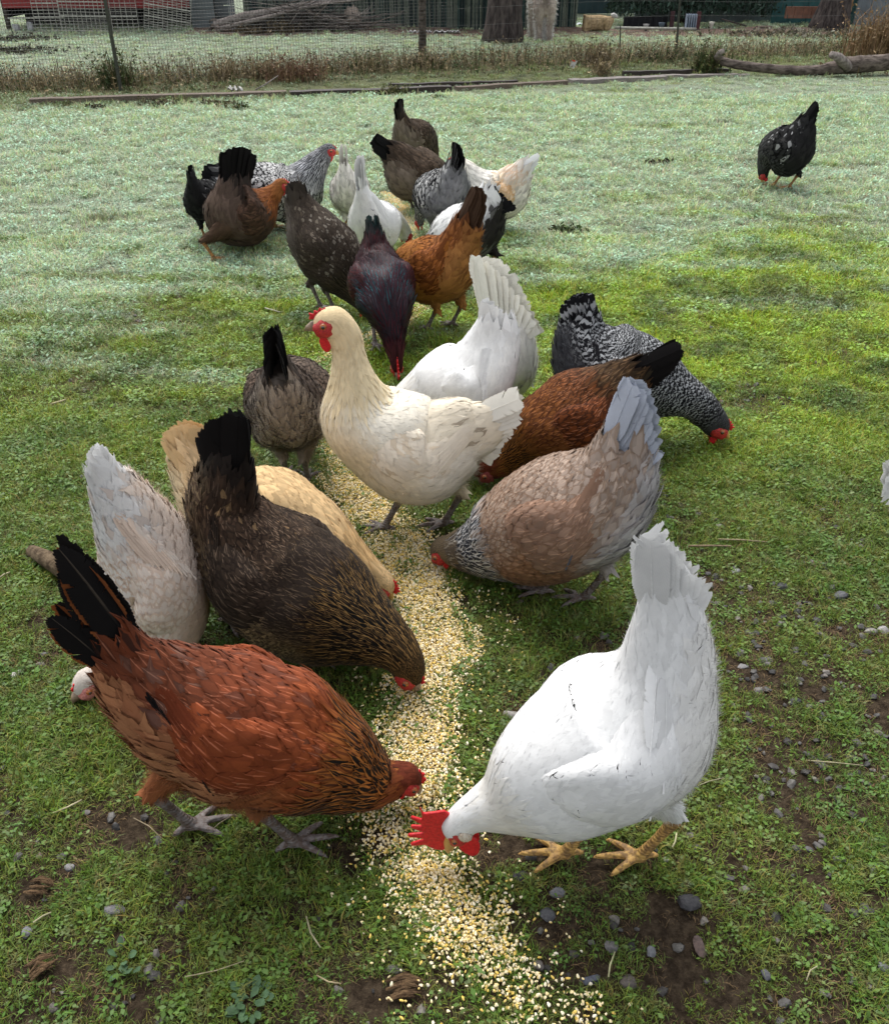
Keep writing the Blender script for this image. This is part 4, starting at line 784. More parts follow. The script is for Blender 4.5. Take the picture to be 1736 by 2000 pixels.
def leg_mat(name, a, b, mud):
    t = NT(name); co = t.n('ShaderNodeTexCoord').outputs['Object']; nz = t.noise(co, 60, 5, .7)
    sp = t.n('ShaderNodeSeparateXYZ'); t.l(co, sp.inputs[0]); w = t.n('ShaderNodeTexWave'); w.inputs['Scale'].default_value = 55; w.bands_direction = 'Z'; w.inputs['Distortion'].default_value = 3; t.l(co, w.inputs['Vector'])
    c = t.mix(t.ss(nz, .35, .65), a, b); dirt = t.math('MULTIPLY', t.ss(t.noise(co, 110, 3), .42, .6), .75); c = t.mix(dirt, c, mud)
    t.l(c, t.b.inputs['Base Color']); t.b.inputs['Roughness'].default_value = .55; t.bump(t.math('ADD', w.outputs['Fac'], nz), .6, .002); return t.m
MAT_LEG_Y = leg_mat('leg_yellow', (.55, .34, .10), (.42, .24, .08), (.14, .08, .04)); MAT_LEG_G = leg_mat('leg_grey', (.13, .115, .11), (.22, .19, .18), (.09, .055, .04)); MAT_LEG_O = leg_mat('leg_orange', (.50, .24, .08), (.34, .16, .06), (.16, .09, .05))

# ------------------------------------------------------------------ hen builder
class Loft:
    def __init__(s, pos, rw, rh, q, ext=0.05, M=150, K=72, lump=.045, seed=1):
        n = len(pos); u = np.linspace(0, n - 1, 400); P = cr(pos, u); Q = cr(np.stack([rw, rh, q], 1), u)
        L = np.concatenate([[0], np.cumsum(np.linalg.norm(np.diff(P, axis=0), axis=1))]); s.L = L[-1]
        l = np.linspace(0, s.L, M); ip = lambda a: np.interp(l, L, a)
        s.P = np.stack([ip(P[:, k]) for k in range(3)], 1); s.rw, s.rh, s.q = ip(Q[:, 0]).clip(.002), ip(Q[:, 1]).clip(.002), ip(Q[:, 2])
        T = np.gradient(s.P, axis=0)
        ker = np.ones(9) / 9; T = np.stack([np.convolve(np.pad(T[:, k], 4, mode='edge'), ker, 'valid') for k in range(3)], 1)
        T /= np.linalg.norm(T, axis=1)[:, None]
        if ext > 0:      # the coat may overhang the last ring
            m = int(ext / s.L * M) + 2; st = s.L / (M - 1); k = np.arange(1, m + 1)[:, None] * st
            s.P = np.vstack([s.P, s.P[-1] + T[-1] * k]); f = 1 - .75 * (k[:, 0] / k[-1, 0]) ** 1.2
            s.rw = np.concatenate([s.rw, s.rw[-1] * f]); s.rh = np.concatenate([s.rh, s.rh[-1] * (1 - .35 * (k[:, 0] / k[-1, 0]))]); s.q = np.concatenate([s.q, np.full(m, s.q[-1])]); T = np.vstack([T, np.tile(T[-1], (m, 1))])
        s.T = T; s.st = s.L / (M - 1); s.M = len(s.P); s.K = K
        B = np.tile([0., 1., 0.], (s.M, 1)); B -= T * (T @ np.array([0, 1., 0]))[:, None]; B /= np.linalg.norm(B, axis=1)[:, None]
        N = np.cross(B, T); s.B, s.N = B, N
        a = np.arange(K) * 2 * math.pi / K; s.S = s.P[:, None] + s.rh[:, None, None] * np.cos(a)[None, :, None] * N[:, None] + s.rw[:, None, None] * np.sin(a)[None, :, None] * B[:, None]
        lr = np.random.default_rng(seed); ll = np.arange(s.M)[:, None] * s.st; dd = np.zeros((s.M, K))
        for k in (2, 3, 4, 5, 7): dd += lr.normal(0, 1) * np.sin(ll * lr.uniform(15, 45) + lr.uniform(0, 6)) * np.cos(k * a[None] + lr.uniform(0, 6) + ll * lr.uniform(-12, 12)) / k ** .5
        dd *= np.interp(s.q, [0, 1, 1.8], [.1, .35, 1.0])[:, None]; s.S = s.S + (s.S - s.P[:, None]) * (dd * lump)[..., None]
        dT = np.gradient(s.S, axis=0); dA = np.roll(s.S, -1, 1) - np.roll(s.S, 1, 1); Nn = np.cross(dT, dA)
        Nn /= np.linalg.norm(Nn, axis=2)[..., None] + 1e-12; out = s.S - s.P[:, None]
        sg = np.sign((Nn * out).sum(2)); Nn *= np.where(sg == 0, 1, sg)[..., None]; s.Nn = Nn
        s.m_in = int(round(s.L / s.st)) + 1
    def samp(s, G, l, phi):
        x = np.clip(l / s.st, 0, s.M - 1.001); y = (phi / (2 * math.pi) * s.K) % s.K; i = x.astype(int); j = y.astype(int) % s.K; fx = (x - i)[..., None]; fy = (y - np.floor(y))[..., None]; j2 = (j + 1) % s.K
        return (G[i, j] * (1 - fx) + G[i + 1, j] * fx) * (1 - fy) + (G[i, j2] * (1 - fx) + G[i + 1, j2] * fx) * fy
    def at(s, l): 
        i = np.clip((np.asarray(l) / s.st).round().astype(int), 0, s.M - 1); return s.P[i], s.rw[i], s.rh[i], s.q[i]
    def mesh(s, mb, step=3):
        i = list(range(0, s.m_in, step));  i = i if i[-1] == s.m_in - 1 else i + [s.m_in - 1]; K = s.K // 3; S = s.S[i][:, ::3]; n = len(i)
        V = np.vstack([S.reshape(-1, 3), s.P[i[0]] - s.T[i[0]] * s.rh[0] * .3, s.P[i[-1]] + s.T[i[-1]] * .004]); a = np.arange(n - 1)[:, None] * K; j = np.arange(K)[None]; j2 = (j + 1) % K
        F = np.stack([a + j, a + j2, a + K + j2, a + K + j], -1).reshape(-1, 4); b = n * K
        F3 = [[b, (k + 1) % K, k] for k in range(K)] + [[b + 1, (n - 1) * K + k, (n - 1) * K + (k + 1) % K] for k in range(K)]
        mb.add(V, F, F3)
class Coat:
    """all small feathers of one bird, gathered into one mesh"""
    def __init__(s): s.V = []; s.F = []; s.F3 = []; s.A = []; s.B = []; s.P = []; s.U = []; s.Sh = []; s.n = 0; s.Nr = []; s.soft = .45; s.camber = .8; s.base = []; s.basec = []
    def feathers(s, lf, l, phi, L, W, ca, cb, pat, sh, ang, lift, r, rows=(0, .42, .80, 1.0), cols=(-1, 0, 1)):
        n = len(l); v = np.array(rows); u = np.array(cols); nv, nu = len(v), len(u)
        wid = np.interp(v, [0, .3, .65, .85, 1], [.4, .9, 1.0, .85, .34])
        vv = v[None, :, None] - .22 * (u[None, None, :] ** 2) * (v[None, :, None] > .5) + np.where(v[None, :, None] > .95, r.normal(0, .055, (n, 1, nu)), 0)
        uu = np.broadcast_to(u[None, None, :] * wid[None, :, None], (n, nv, nu))
        x = L[:, None, None] * vv; y = W[:, None, None] * uu; ca_, sa_ = np.cos(ang)[:, None, None], np.sin(ang)[:, None, None]
        dl = x * ca_ - y * sa_; dn = x * sa_ + y * ca_
        i0 = np.clip((l / lf.st).astype(int), 0, lf.M - 1); 
        ll = l[:, None, None] + dl
        im = np.clip((ll / lf.st).astype(int), 0, lf.M - 1); rad = np.sqrt((lf.rw[im] ** 2 + lf.rh[im] ** 2) / 2).clip(.006)
        ph = phi[:, None, None] + dn / rad
        ov = np.clip(ll - (lf.M - 1) * lf.st, 0, None)
        S = lf.samp(lf.S, ll, ph); N = lf.samp(lf.Nn, ll, ph)
        h = .0006 + lift[:, None, None] * vv * L[:, None, None] + W[:, None, None] * (.20 * s.camber) * (1 - u[None, None, :] ** 2) * np.minimum(vv * 2, 1)
        V = S + N * h[..., None] + lf.T[-1] * ov[..., None]
        b = s.n + np.arange(n)[:, None, None] * (nv * nu); i = np.arange(nv - 1)[None, :, None] * nu; j = np.arange(nu - 1)[None, None, :]
        f = np.stack([b + i + j, b + i + j + 1, b + i + nu + j + 1, b + i + nu + j], -1).reshape(-1, 4)
        s.V.append(V.reshape(-1, 3)); s.F.append(f); k = nv * nu; s.n += n * k
        g = np.cross(np.gradient(V, axis=2), np.gradient(V, axis=1)); g /= np.linalg.norm(g, axis=3)[..., None] + 1e-12; dt = (g * N).sum(3); fs = dt[:, :-1, :-1] + dt[:, 1:, :-1] + dt[:, :-1, 1:] + dt[:, 1:, 1:]; mj = 1 if np.median(fs) > 0 else -1; bad = (fs * mj < 0).reshape(-1); f[bad] = f[bad][:, ::-1]; g *= np.sign(dt)[..., None]; q = N * (1 - s.soft) + g * s.soft; s.Nr.append((q / (np.linalg.norm(q, axis=3)[..., None] + 1e-9)).reshape(-1, 3))
        rd = r.random(n)
        s.U.append(np.stack([np.broadcast_to(u[None, None, :], (n, nv, nu)), np.broadcast_to(v[None, :, None], (n, nv, nu)), np.broadcast_to(rd[:, None, None], (n, nv, nu))], -1).reshape(-1, 3))
        for lst, a in ((s.A, ca), (s.B, cb), (s.P, pat)): lst.append(np.repeat(a, k, 0))
        s.Sh.append(np.repeat(sh, k)); s.base.append(V[:, 1, nu // 2]); s.basec.append(ca * (1 - .6 * np.max(pat, axis=1)[:, None]) + cb * .6 * np.max(pat, axis=1)[:, None])
    def strands(s, lf, l, phi, L, col, out, r, w=.00045):
        n = len(l); S = lf.samp(lf.S, l, phi); N = lf.samp(lf.Nn, l, phi); S2 = lf.samp(lf.S, l + .004, phi); T = S2 - S; T /= np.linalg.norm(T, axis=1)[:, None] + 1e-9
        d = T * (1 - out[:, None] * .5) + N * out[:, None] + r.normal(0, .22, (n, 3)); d /= np.linalg.norm(d, axis=1)[:, None]
        sd = np.cross(d, N); sd /= np.linalg.norm(sd, axis=1)[:, None] + 1e-9; base = S + N * .0015
        tip = base + d * L[:, None] + T * (L * .25)[:, None] - np.array([0, 0, 1]) * (L * .10)[:, None]; w = np.broadcast_to(w, (n,))[:, None]
        V = np.stack([base - sd * w, base + sd * w, tip + sd * w * .2, tip - sd * w * .2], 1).reshape(-1, 3)
        fn = np.cross(2 * sd, d); fl = (fn * N).sum(1) < 0; b = s.n + np.arange(n)[:, None] * 4; q = np.concatenate([b, b + 1, b + 2, b + 3], 1); q[fl] = q[fl][:, ::-1]; s.V.append(V); s.F.append(q); s.n += n * 4; s.Nr.append(np.repeat(N, 4, 0))
        s.U.append(np.repeat(np.stack([np.full(n, .5), np.full(n, .3), r.random(n)], 1), 4, 0)); s.A.append(np.repeat(col, 4, 0)); s.B.append(np.repeat(col, 4, 0)); s.P.append(np.zeros((n * 4, 3))); s.Sh.append(np.zeros(n * 4))
    def build(s, name, mat, parent):
        c4 = lambda a: np.hstack([np.vstack(a), np.ones((s.n, 1))])
        F = [np.vstack(s.F)] + ([np.vstack(s.F3)] if s.F3 else [])
        o = mesh_np(name, np.vstack(s.V), F, mat, parent, True, {'cola': ('FLOAT_COLOR', c4(s.A)), 'colb': ('FLOAT_COLOR', c4(s.B)), 'fpat': ('FLOAT_VECTOR', np.vstack(s.P)), 'fuv': ('FLOAT_VECTOR', np.vstack(s.U)), 'shaft': ('FLOAT', np.concatenate(s.Sh))})
        o.data.normals_split_custom_set_from_vertices(np.vstack(s.Nr).tolist()); return o
# default feather size per region: length, half width
SIZES = {'head': (.0075, .0026), 'neck': (.030, .0040), 'shoulder': (.028, .0072), 'back': (.031, .0084), 'rump': (.038, .0080), 'tailc': (.058, .0100), 'breast': (.025, .0075), 'belly': (.034, .0090), 'wing': (.033, .0092), 'thigh': (.028, .0080)}
REG = ['head', 'neck', 'shoulder', 'back', 'rump', 'tailc']
OUT = {'head': .05, 'neck': .12, 'shoulder': .10, 'back': .10, 'rump': .30, 'tailc': .2, 'breast': .30, 'belly': .75, 'wing': .08, 'thigh': .60}
LOOSE = {'head': .1, 'neck': .3, 'shoulder': .35, 'back': .4, 'rump': .9, 'tailc': .5, 'breast': .8, 'belly': 2.4, 'wing': .3, 'thigh': 1.6}
def cover(coat, lf, style, r, lod, fixed=None, l0=0.0, l1=None, phi_ok=None, S=1.0):
    l1 = l1 if l1 is not None else lf.L; l = l0; rows_l = []; rows_p = []; rows_r = []
    dens = (1.04, 1.5, 2.1)[lod]
    while l < l1:
        P, rw, rh, q = lf.at(l); reg = fixed or REG[int(np.clip(round(float(q)), 0, 5))]
        sz = style.get('size', {}).get(reg, SIZES[reg]); Ls, Ws = sz[0] * S * dens ** .6, sz[1] * S * dens ** .8
        circ = math.pi * (3 * (rw + rh) - math.sqrt((3 * rw + rh) * (rw + 3 * rh))); n = max(5, int(circ / (Ws * (1.0 if lod == 0 else 1.12))))
        ph = (np.arange(n) + r.uniform(-.20, .20, n) + (len(rows_l) % 2) * .5) * 2 * math.pi / n
        rows_l.append(np.full(n, l) + r.uniform(-.15, .15, n) * Ls); rows_p.append(ph); l += Ls * (.24 if lod == 0 else .30)
    l = np.clip(np.concatenate(rows_l), 0.001, None); ph = np.concatenate(rows_p) % (2 * math.pi)
    if phi_ok is not None: k = phi_ok(l, ph); l, ph = l[k], ph[k]
    o = np.argsort(r.random(len(l))); l, ph = l[o], ph[o]; n = len(l)
    i = np.clip((l / lf.st).astype(int), 0, lf.M - 1); q = lf.q[i]
    reg = regions(q, ph, r, fixed, style.get('belly_phi', 1.6))
    regions_to_feathers(coat, lf, style, r, lod, l, ph, reg, S)
    # down
    area_n = int((13000, 4800, 1300)[lod] * lf.L / .5 * style.get('down', 1.0)); l = r.uniform(l0, l1, area_n * 3); ph = r.uniform(0, 2 * math.pi, area_n * 3); i = np.clip((l / lf.st).astype(int), 0, lf.M - 1)
    k = r.random(len(l)) < np.sqrt(lf.rw[i] * lf.rh[i]) / (max(lf.rw.max(), .02)); 
    if phi_ok is not None: k &= phi_ok(l, ph)
    l, ph, i = l[k][:area_n], ph[k][:area_n], i[k][:area_n]; reg = regions(lf.q[i], ph, r, fixed, style.get('belly_phi', 1.6))
    loose = np.array([LOOSE[x] for x in reg]); k = r.random(len(l)) < loose / 1.6; l, ph, reg, loose = l[k], ph[k], reg[k], loose[k]; n = len(l)
    if n:
        col = coat_colour(style, lf.q[np.clip((l / lf.st).astype(int), 0, lf.M - 1)], ph, r, fixed)[0] * r.uniform(.8, 1.12, (n, 1)); out = np.array([OUT[x] for x in reg])
        coat.strands(lf, l, ph, (.006 + .009 * np.minimum(loose, 1.5)) * S * style.get('downlen', 1.0) * r.uniform(.5, 1.2, n), col, out, r, w=(.00042, .0007, .0012)[lod])
def ventral(ph): return np.abs(((ph + math.pi) % (2 * math.pi)) - math.pi)      # 0 back, pi belly
def regions(q, ph, r, fixed, bphi=1.6):
    n = len(q)
    if fixed: return np.full(n, fixed, dtype=object)
    reg = np.array(REG, dtype=object)[np.clip(np.round(q + r.normal(0, .15, n)), 0, 5).astype(int)]; ven = ventral(ph) + r.normal(0, .12, n)
    reg[(q > 1.55) & (q < 2.75) & (ven > 1.5)] = 'breast'; reg[(q >= 2.75) & (q < 4.7) & (ven > bphi + .35 * np.clip(q - 3.2, 0, 2))] = 'belly'; return reg
def coat_colour(style, q, ph, r, fixed):
    """colour A, colour B, pattern and shaft, fading from one region of the bird into the next"""
    n = len(q); row = lambda k: np.array([*style[k][0], *style[k][1], *style[k][2], style[k][3]], float)
    if fixed: D = np.tile(row(fixed), (n, 1))
    else:
        T = np.stack([row(k) for k in REG]); qq = np.clip(q + r.normal(0, .10, n), 0, 5); i = np.minimum(qq.astype(int), 4); f = np.clip((qq - i - .5) * 2.2 + .5, 0, 1)[:, None]; D = T[i] * (1 - f) + T[i + 1] * f
        ven = ventral(ph) + r.normal(0, .07, n); ss = lambda x: np.clip(x, 0, 1) ** 2 * (3 - 2 * np.clip(x, 0, 1))
        wb = (ss((ven - 1.25) / .55) * ss((q - 1.35) / .5) * (1 - ss((q - 2.5) / .6)))[:, None]; bp = style.get('belly_phi', 1.6) + .35 * np.clip(q - 3.2, 0, 2)
        wf = (ss((ven - bp + .3) / .6) * ss((q - 2.4) / .6) * (1 - ss((q - 4.3) / .5)))[:, None]
        D = D * (1 - wb) + row('breast') * wb; D = D * (1 - wf) + row('belly') * wf
    return D[:, :3], D[:, 3:6], D[:, 6:9], D[:, 9]
def regions_to_feathers(coat, lf, style, r, lod, l, ph, reg, S):
    q = lf.q[np.clip((l / lf.st).astype(int), 0, lf.M - 1)]; fixed_reg = reg[0] in ('wing', 'thigh')
    for nm in sorted(set(reg)):
        k = reg == nm; n = int(k.sum()); sz = style.get('size', {}).get(nm, SIZES[nm]); dens = (1.04, 1.5, 2.1)[lod]
        A, Bc, pt, sh = coat_colour(style, q[k], ph[k], r, nm if nm in ('wing', 'thigh') else None); vr = style.get('var', .26); A = A * r.uniform(1 - vr, 1 + vr * .8, (n, 1)); mot = style.get('mottle', {}).get(nm)
        if mot:
            m = r.random(n) < mot[1]; A[m] = A[m] * .35 + .65 * np.array(mot[0]) * r.uniform(.8, 1.1, (int(m.sum()), 1))
        lf_l = np.full(n, {'belly': .20, 'thigh': .14, 'rump': .11, 'tailc': .07, 'breast': .10, 'neck': .09}.get(nm, .07))
        cape = 1 + .45 * np.clip((q[k] - .9) / .5, 0, 1) if nm == 'neck' and not fixed_reg else 1.0
        coat.feathers(lf, l[k], ph[k], sz[0] * cape * S * dens ** .6 * r.uniform(.7, 1.3, n), sz[1] * S * dens ** .8 * r.uniform(.88, 1.25, n), A, Bc, pt, sh,
                      r.normal(0, .11 + .12 * LOOSE[nm] / 2, n), lf_l * style.get('lift', .9) * r.uniform(.4, 1.7, n), r, *(() if lod < 2 else ((0, .6, 1.0), (-1, 0, 1))))
def quill_feather(name, base, d, flat, L, W, A, B, pat, shaft, mat, parent, r, nb=34, curve=.12, split=.10, taper=False, cur_dir=None):
    """one long tail or wing feather: rachis with separate barbs either side. d direction, flat = blade normal"""
    d = np.asarray(d, float); d /= np.linalg.norm(d); nrm = np.asarray(flat, float); nrm -= d * (nrm @ d); nrm /= np.linalg.norm(nrm); sd = np.cross(d, nrm); cd = nrm if cur_dir is None else np.asarray(cur_dir, float)
    base = np.asarray(base, float); V = []; F4 = []; U = []; b = 0
    def spine(t): return base + d * L * t + cd * (curve * L * t * t)
    k = 9; t = np.linspace(0, .97, k); rw = .0016 * np.interp(t, [0, 1], [1, .25]) * (L / .15)
    for i in range(k):
        c = spine(t[i]) + nrm * .0006; V += [c - sd * rw[i], c + nrm * rw[i] * .8, c + sd * rw[i]]; U += [[0, t[i], .9]] * 3
        if i: F4 += [[b - 3, b - 2, b + 1, b], [b - 2, b - 1, b + 2, b + 1]]
        b += 3
    rd = r.random()
    for sgn in (-1, 1):
        gap = 0; dl = 0
        for i in range(nb):
            t0 = .08 + .90 * i / nb; t1 = .08 + .90 * (i + 1.25) / nb
            w = W * np.interp(t0, [0, .12, .35, .60, .75, .86, .94, 1], [.25, .6, 1.0, .95, .74, .52, .32, .10] if taper else [.25, .6, .95, 1.0, 1.0, .88, .62, .22]) * (1 if sgn < 0 else .85) * r.uniform(.97, 1.02)
            if r.random() < split: dl = r.uniform(-.02, .035); w *= r.uniform(.75, 1)
            sl = .62 * (1 - .35 * (t0 > .9)); p0 = spine(t0); p1 = spine(min(t1, 1.0)); lift = -nrm * w * .12
            mid0 = p0 + sd * sgn * w * .55 + d * w * (sl * .45 + dl * 3) + lift * .3; mid1 = p1 + sd * sgn * w * .55 + d * w * (sl * .45 + dl * 3) + lift * .3
            e0 = p0 + sd * sgn * w + d * w * (sl + dl * 8) + lift; e1 = p0 * .35 + p1 * .65 + sd * sgn * w * .97 + d * w * (sl + dl * 8) + lift
            V += [p0, p1, mid0, mid1, e0, e1]; U += [[0, t0, rd], [0, t0, rd], [.55 * sgn, t0, rd], [.55 * sgn, t0, rd], [sgn, t0, rd], [sgn, t0, rd]]
            f = [[b, b + 2, b + 3, b + 1], [b + 2, b + 4, b + 5, b + 3]]; F4 += f if sgn > 0 else [q[::-1] for q in f]; b += 6
    n = len(V); c = lambda a: np.tile(np.array([*a, 1.0]), (n, 1)); jit = r.uniform(.9, 1.08)
    return mesh_np(name, V, np.array(F4), mat, parent, True, {'cola': ('FLOAT_COLOR', c(np.array(A) * jit)), 'colb': ('FLOAT_COLOR', c(B)), 'fpat': ('FLOAT_VECTOR', np.tile(np.array(pat, float), (n, 1))), 'fuv': ('FLOAT_VECTOR', np.array(U)), 'shaft': ('FLOAT', np.full(n, float(shaft)))})
def leg_mesh(parent, foot, hock, fwd_ang, mat, lod, S, name='leg', lifted=False, r=None):
    mb = MB(); foot = np.array(foot, float); hock = np.array(hock, float); k = 8 if lod < 2 else 6
    sole = foot + np.array([0, 0, .009 * S]); t = np.linspace(0, 1, 6)
    pts = [hock * (1 - a) + sole * a for a in t]; mb.tube(pts, np.array([.0105, .0088, .0074, .0072, .0082, .0105]) * S, k)
    for a, L in ((0.02, .066), (.62, .054), (-.60, .054), (math.pi + .25, .030)):
        ang = fwd_ang + a; d = np.array([math.cos(ang), math.sin(ang), 0]); dz = -.012 if lifted else 0; n = 9; tt = np.linspace(0, 1, n); L = L * S
        P = [sole + d * L * q + np.array([0, 0, (-.004 * q + .0055 * math.sin(q * 3.1) * (1 - q)) * S + dz * q * 2]) for q in tt]
        rad = np.interp(tt, [0, .15, .3, .42, .55, .67, .78, .86, .95, 1], np.array([9, 6.2, 5.2, 6.0, 4.6, 5.3, 4.1, 3.4, 1.7, .5]) * .001) * S
        P[-1] = P[-1] + np.array([0, 0, -.004 * S]); mb.tube(P, rad, k)
    o = mb.build(name, mat, parent, smooth=True)
    if lod < 2: remeshed(o, (.0022, .0040)[lod] * S, 2, .4)
    for p in o.data.polygons: p.use_smooth = True
    return o
def blade_part(name, outline, M, thick, mat, parent, vox):
    """thick fleshy blade: closed 2D outline (local a forward, b up) placed by the 4x4 matrix M"""
    bm = bmesh.new(); vs = [bm.verts.new((a, -thick / 2, b)) for a, b in outline]; f = bm.faces.new(vs); e = bmesh.ops.extrude_face_region(bm, geom=[f])
    bmesh.ops.translate(bm, vec=(0, thick, 0), verts=[v for v in e['geom'] if isinstance(v, bmesh.types.BMVert)]); bmesh.ops.triangulate(bm, faces=bm.faces[:]); bmesh.ops.recalc_face_normals(bm, faces=bm.faces[:])
    o = obj_bm(name, bm, mat, None, True)
    if vox: remeshed(o, vox, 2, .4)
    o.data.transform(M); o.parent = parent; o.data.update(); return o
def single_comb(L, H, n=5, seed=0):
    r = random.Random(seed); pts = [(-L * .46, -H * .18), (-L * .62, H * .10), (-L * .56, H * .34)]
    for i in range(n):
        t = i / (n - 1 or 1); x0 = -L * .52 + L * 1.0 * i / n; x1 = x0 + L / n; top = H * (.72 + .36 * math.sin(math.pi * (.20 + .62 * (1 - t)))) * r.uniform(.74, 1.10)
        w = x1 - x0; vy = H * (.64 - .14 * t); xc = (x0 + x1) / 2 * 1.25 - L * .12 * (1 - t); pts += [(x0 + .06 * w, vy), (xc - .20 * w, top * .96), (xc, top), (xc + .20 * w, top * .95), (x1 - .06 * w, vy)]
    pts += [(L * .60, H * .22), (L * .62, -H * .02), (L * .42, -H * .22)]
    return pts
def build_hen(label, spec, style, group='hens gathered along the corn'):
    lod = spec.get('lod', 1); r = np.random.default_rng(spec.get('seed', abs(hash(label)) % 9999) if 'seed' in spec else sum(map(ord, label))); S = spec.get('size', 1.0)
    feet = [ground(*p) for p in spec['feet']]; O = (feet[0] + feet[1]) / 2
    if 'head_ground' in spec: g = ground(*spec['head_ground']); th = math.atan2(g[1] - O[1], g[0] - O[0])
    else: th = R(spec['heading'])
    h = np.array([math.cos(th), math.sin(th), 0]); nn = np.array([-math.sin(th), math.cos(th), 0]); camp = np.array([0, 0, CAM_H])
    def plane(px, py):
        d = ray(px, py); t = ((O - camp) @ nn) / (d @ nn); P = camp + d * t; return (P - O) @ h, P[2], t
    def toloc(p): p = np.asarray(p, float) - O; return np.array([p @ h, p @ nn, p[2]])
    root = empty(spec.get('name', 'hen'), tuple(O), th); tag(root, label, spec.get('cat', 'chicken'), group)
    if 'px' in spec:
        st = []
        for px, py, rp, q in spec['px']: a, z, t = plane(px, py); st.append((a, z, rp / FPX * t, q))
        bk = plane(*spec['beak'])[:2]; tl = [plane(*spec['tail'][k])[:2] for k in (0, 1)]
    else:
        st = [(a * S, z * S, rr * S, q) for a, z, rr, q in spec['local']]; bk = tuple(v * S for v in spec['beak']); tl = [tuple(v * S for v in spec['tail'][k]) for k in (0, 1)]
    yaw = spec.get('neck_yaw', 0.0)      # sideways shift of head (m), fading into the shoulders
    st = np.array(st); q = st[:, 3]; lat = yaw * np.clip((2.0 - q) / 2, 0, 1) ** 1.3
    pos = np.stack([st[:, 0], lat, st[:, 1]], 1); fat = np.interp(q, [0, 1, 2, 3, 4, 5], [.88, .92, .95, .96, .85, .55]) * spec.get('girth', 1.0)
    rh = st[:, 2] * np.interp(q, [0, .35, .9, 1.5, 1.9], [1, .93, .86, .90, 1]); rw = rh * fat
    if spec.get('log'): print(label[:30], 'z', np.round(st[:, 1], 2), 'r', np.round(rh, 3))
    fr = np.array([bk[0] - st[0, 0], 0, bk[1] - st[0, 1]]); fr /= np.linalg.norm(fr)
    pos_l = np.vstack([pos[0] + fr * rh[0] * .95, pos[0] + fr * rh[0] * .62, pos]); rw_l = np.concatenate([[rw[0] * .22, rw[0] * .66], rw]); rh_l = np.concatenate([[rh[0] * .24, rh[0] * .68], rh]); q_l = np.concatenate([[0, 0], q])
    main = Loft(pos_l, rw_l, rh_l * .985, q_l, ext=.05 * S, seed=int(r.integers(999)), lump=spec.get('lump', .048))
    lofts = [(main, None, None)]
    # wings
    qi = main.q[:main.m_in]; la = np.argmax(qi >= spec.get('wing_a', 1.9)) * main.st; lb = (np.argmax(qi >= spec.get('wing_b', 4.15)) if (qi >= spec.get('wing_b', 4.15)).any() else main.m_in - 1) * main.st
    wings = []
    for sg in (1, -1):
        ls = np.linspace(la, lb, 6); P, w_, h_, _ = main.at(ls); i = (ls / main.st).astype(int); N, B = main.N[i], main.B[i]
        drop = np.array([.05, .0, -.06, -.08, -.04, .05])[:, None] * h_[:, None]
        c = P + B * sg * (w_ * np.array([.46, .66, .76, .76, .68, .58]))[:, None] + N * (drop + .02); hb = h_.max()
        wl = Loft(c, np.array([.05, .24, .30, .28, .20, .09]) * hb, np.array([.14, .50, .62, .54, .36, .12]) * hb, np.full(6, 3.), ext=.02 * S, M=90, K=48, seed=int(r.integers(999))); wings.append((wl, sg)); lofts.append((wl, 'wing', sg))
    # thighs and legs
    legs = []
    for sg, fpt in zip((1, -1), sorted([toloc(f) for f in feet], key=lambda p: -p[1])):
        hk_up = .088 * S; fpt = fpt.copy(); fpt[2] = spec.get('lift', {}).get(sg, .004)
        hock = fpt + np.array([-.040 * S if sg > 0 or True else 0, 0, hk_up]); lbm = np.argmax(qi >= 3.35) * main.st; P, w_, h_, _ = main.at(lbm)
        hip = np.array([P[0] + .01, sg * w_ * .42, P[2] - h_ * .25]); tw = spec.get('thigh', .052) * S
        knee = hip * .45 + hock * .55 + np.array([.028 * S, sg * .006, .018 * S])
        tl_ = Loft(np.array([hip, hip * .4 + knee * .6, knee, knee * .4 + hock * .6, hock + [0, 0, .006]]), np.array([1.0, 1.0, .74, .34, .16]) * tw, np.array([1.15, 1.1, .82, .38, .17]) * tw, np.full(5, 3.), ext=0.0, M=60, K=36, seed=int(r.integers(999)))
        lofts.append((tl_, 'thigh', sg)); legs.append((fpt, hock))
    # continuous body
    mb = MB()
    for lf, _, _ in lofts: lf.mesh(mb)
    hp = pos[0]; 
    body = mb.build('body', None, root, True); body.data.materials.append(MAT_PLUME if not style.get('gloss') else MAT_GLOSSY); remeshed(body, (.009, .013, .020)[lod], 1)
    hcen = pos[0].copy(); hs = rh[0] * 1.02
    b3 = np.array([bk[0], pos[0][1] + yaw * .15, bk[1]]); fd = b3 - hcen; hd = np.linalg.norm(fd); fd /= hd; latv = np.array([0., 1, 0]) - fd * fd[1]; latv /= np.linalg.norm(latv); up = np.cross(fd, latv)
    dors = main.N[0]; 
    if up @ dors < 0: up = -up
    Mx = Matrix(((fd[0], latv[0], up[0], hcen[0]), (fd[1], latv[1], up[1], hcen[1]), (fd[2], latv[2], up[2], hcen[2]), (0, 0, 0, 1)))
    Mi = np.array(Mx.inverted())
    def off_face(l, p):
        X = main.samp(main.S, l, p) @ Mi[:3, :3].T + Mi[:3, 3]; return ((X[:, 0] - .14 * hs) / (.84 * hs)) ** 2 + ((X[:, 2] + .14 * hs) / (.60 * hs)) ** 2 > 1
    coat = Coat(); coat.soft = .8 if style.get('gloss') else style.get('soft', .5); coat.camber = style.get('lift', .9)
    cover(coat, main, style, r, lod, None, 0.002, main.L * .97, off_face, S)
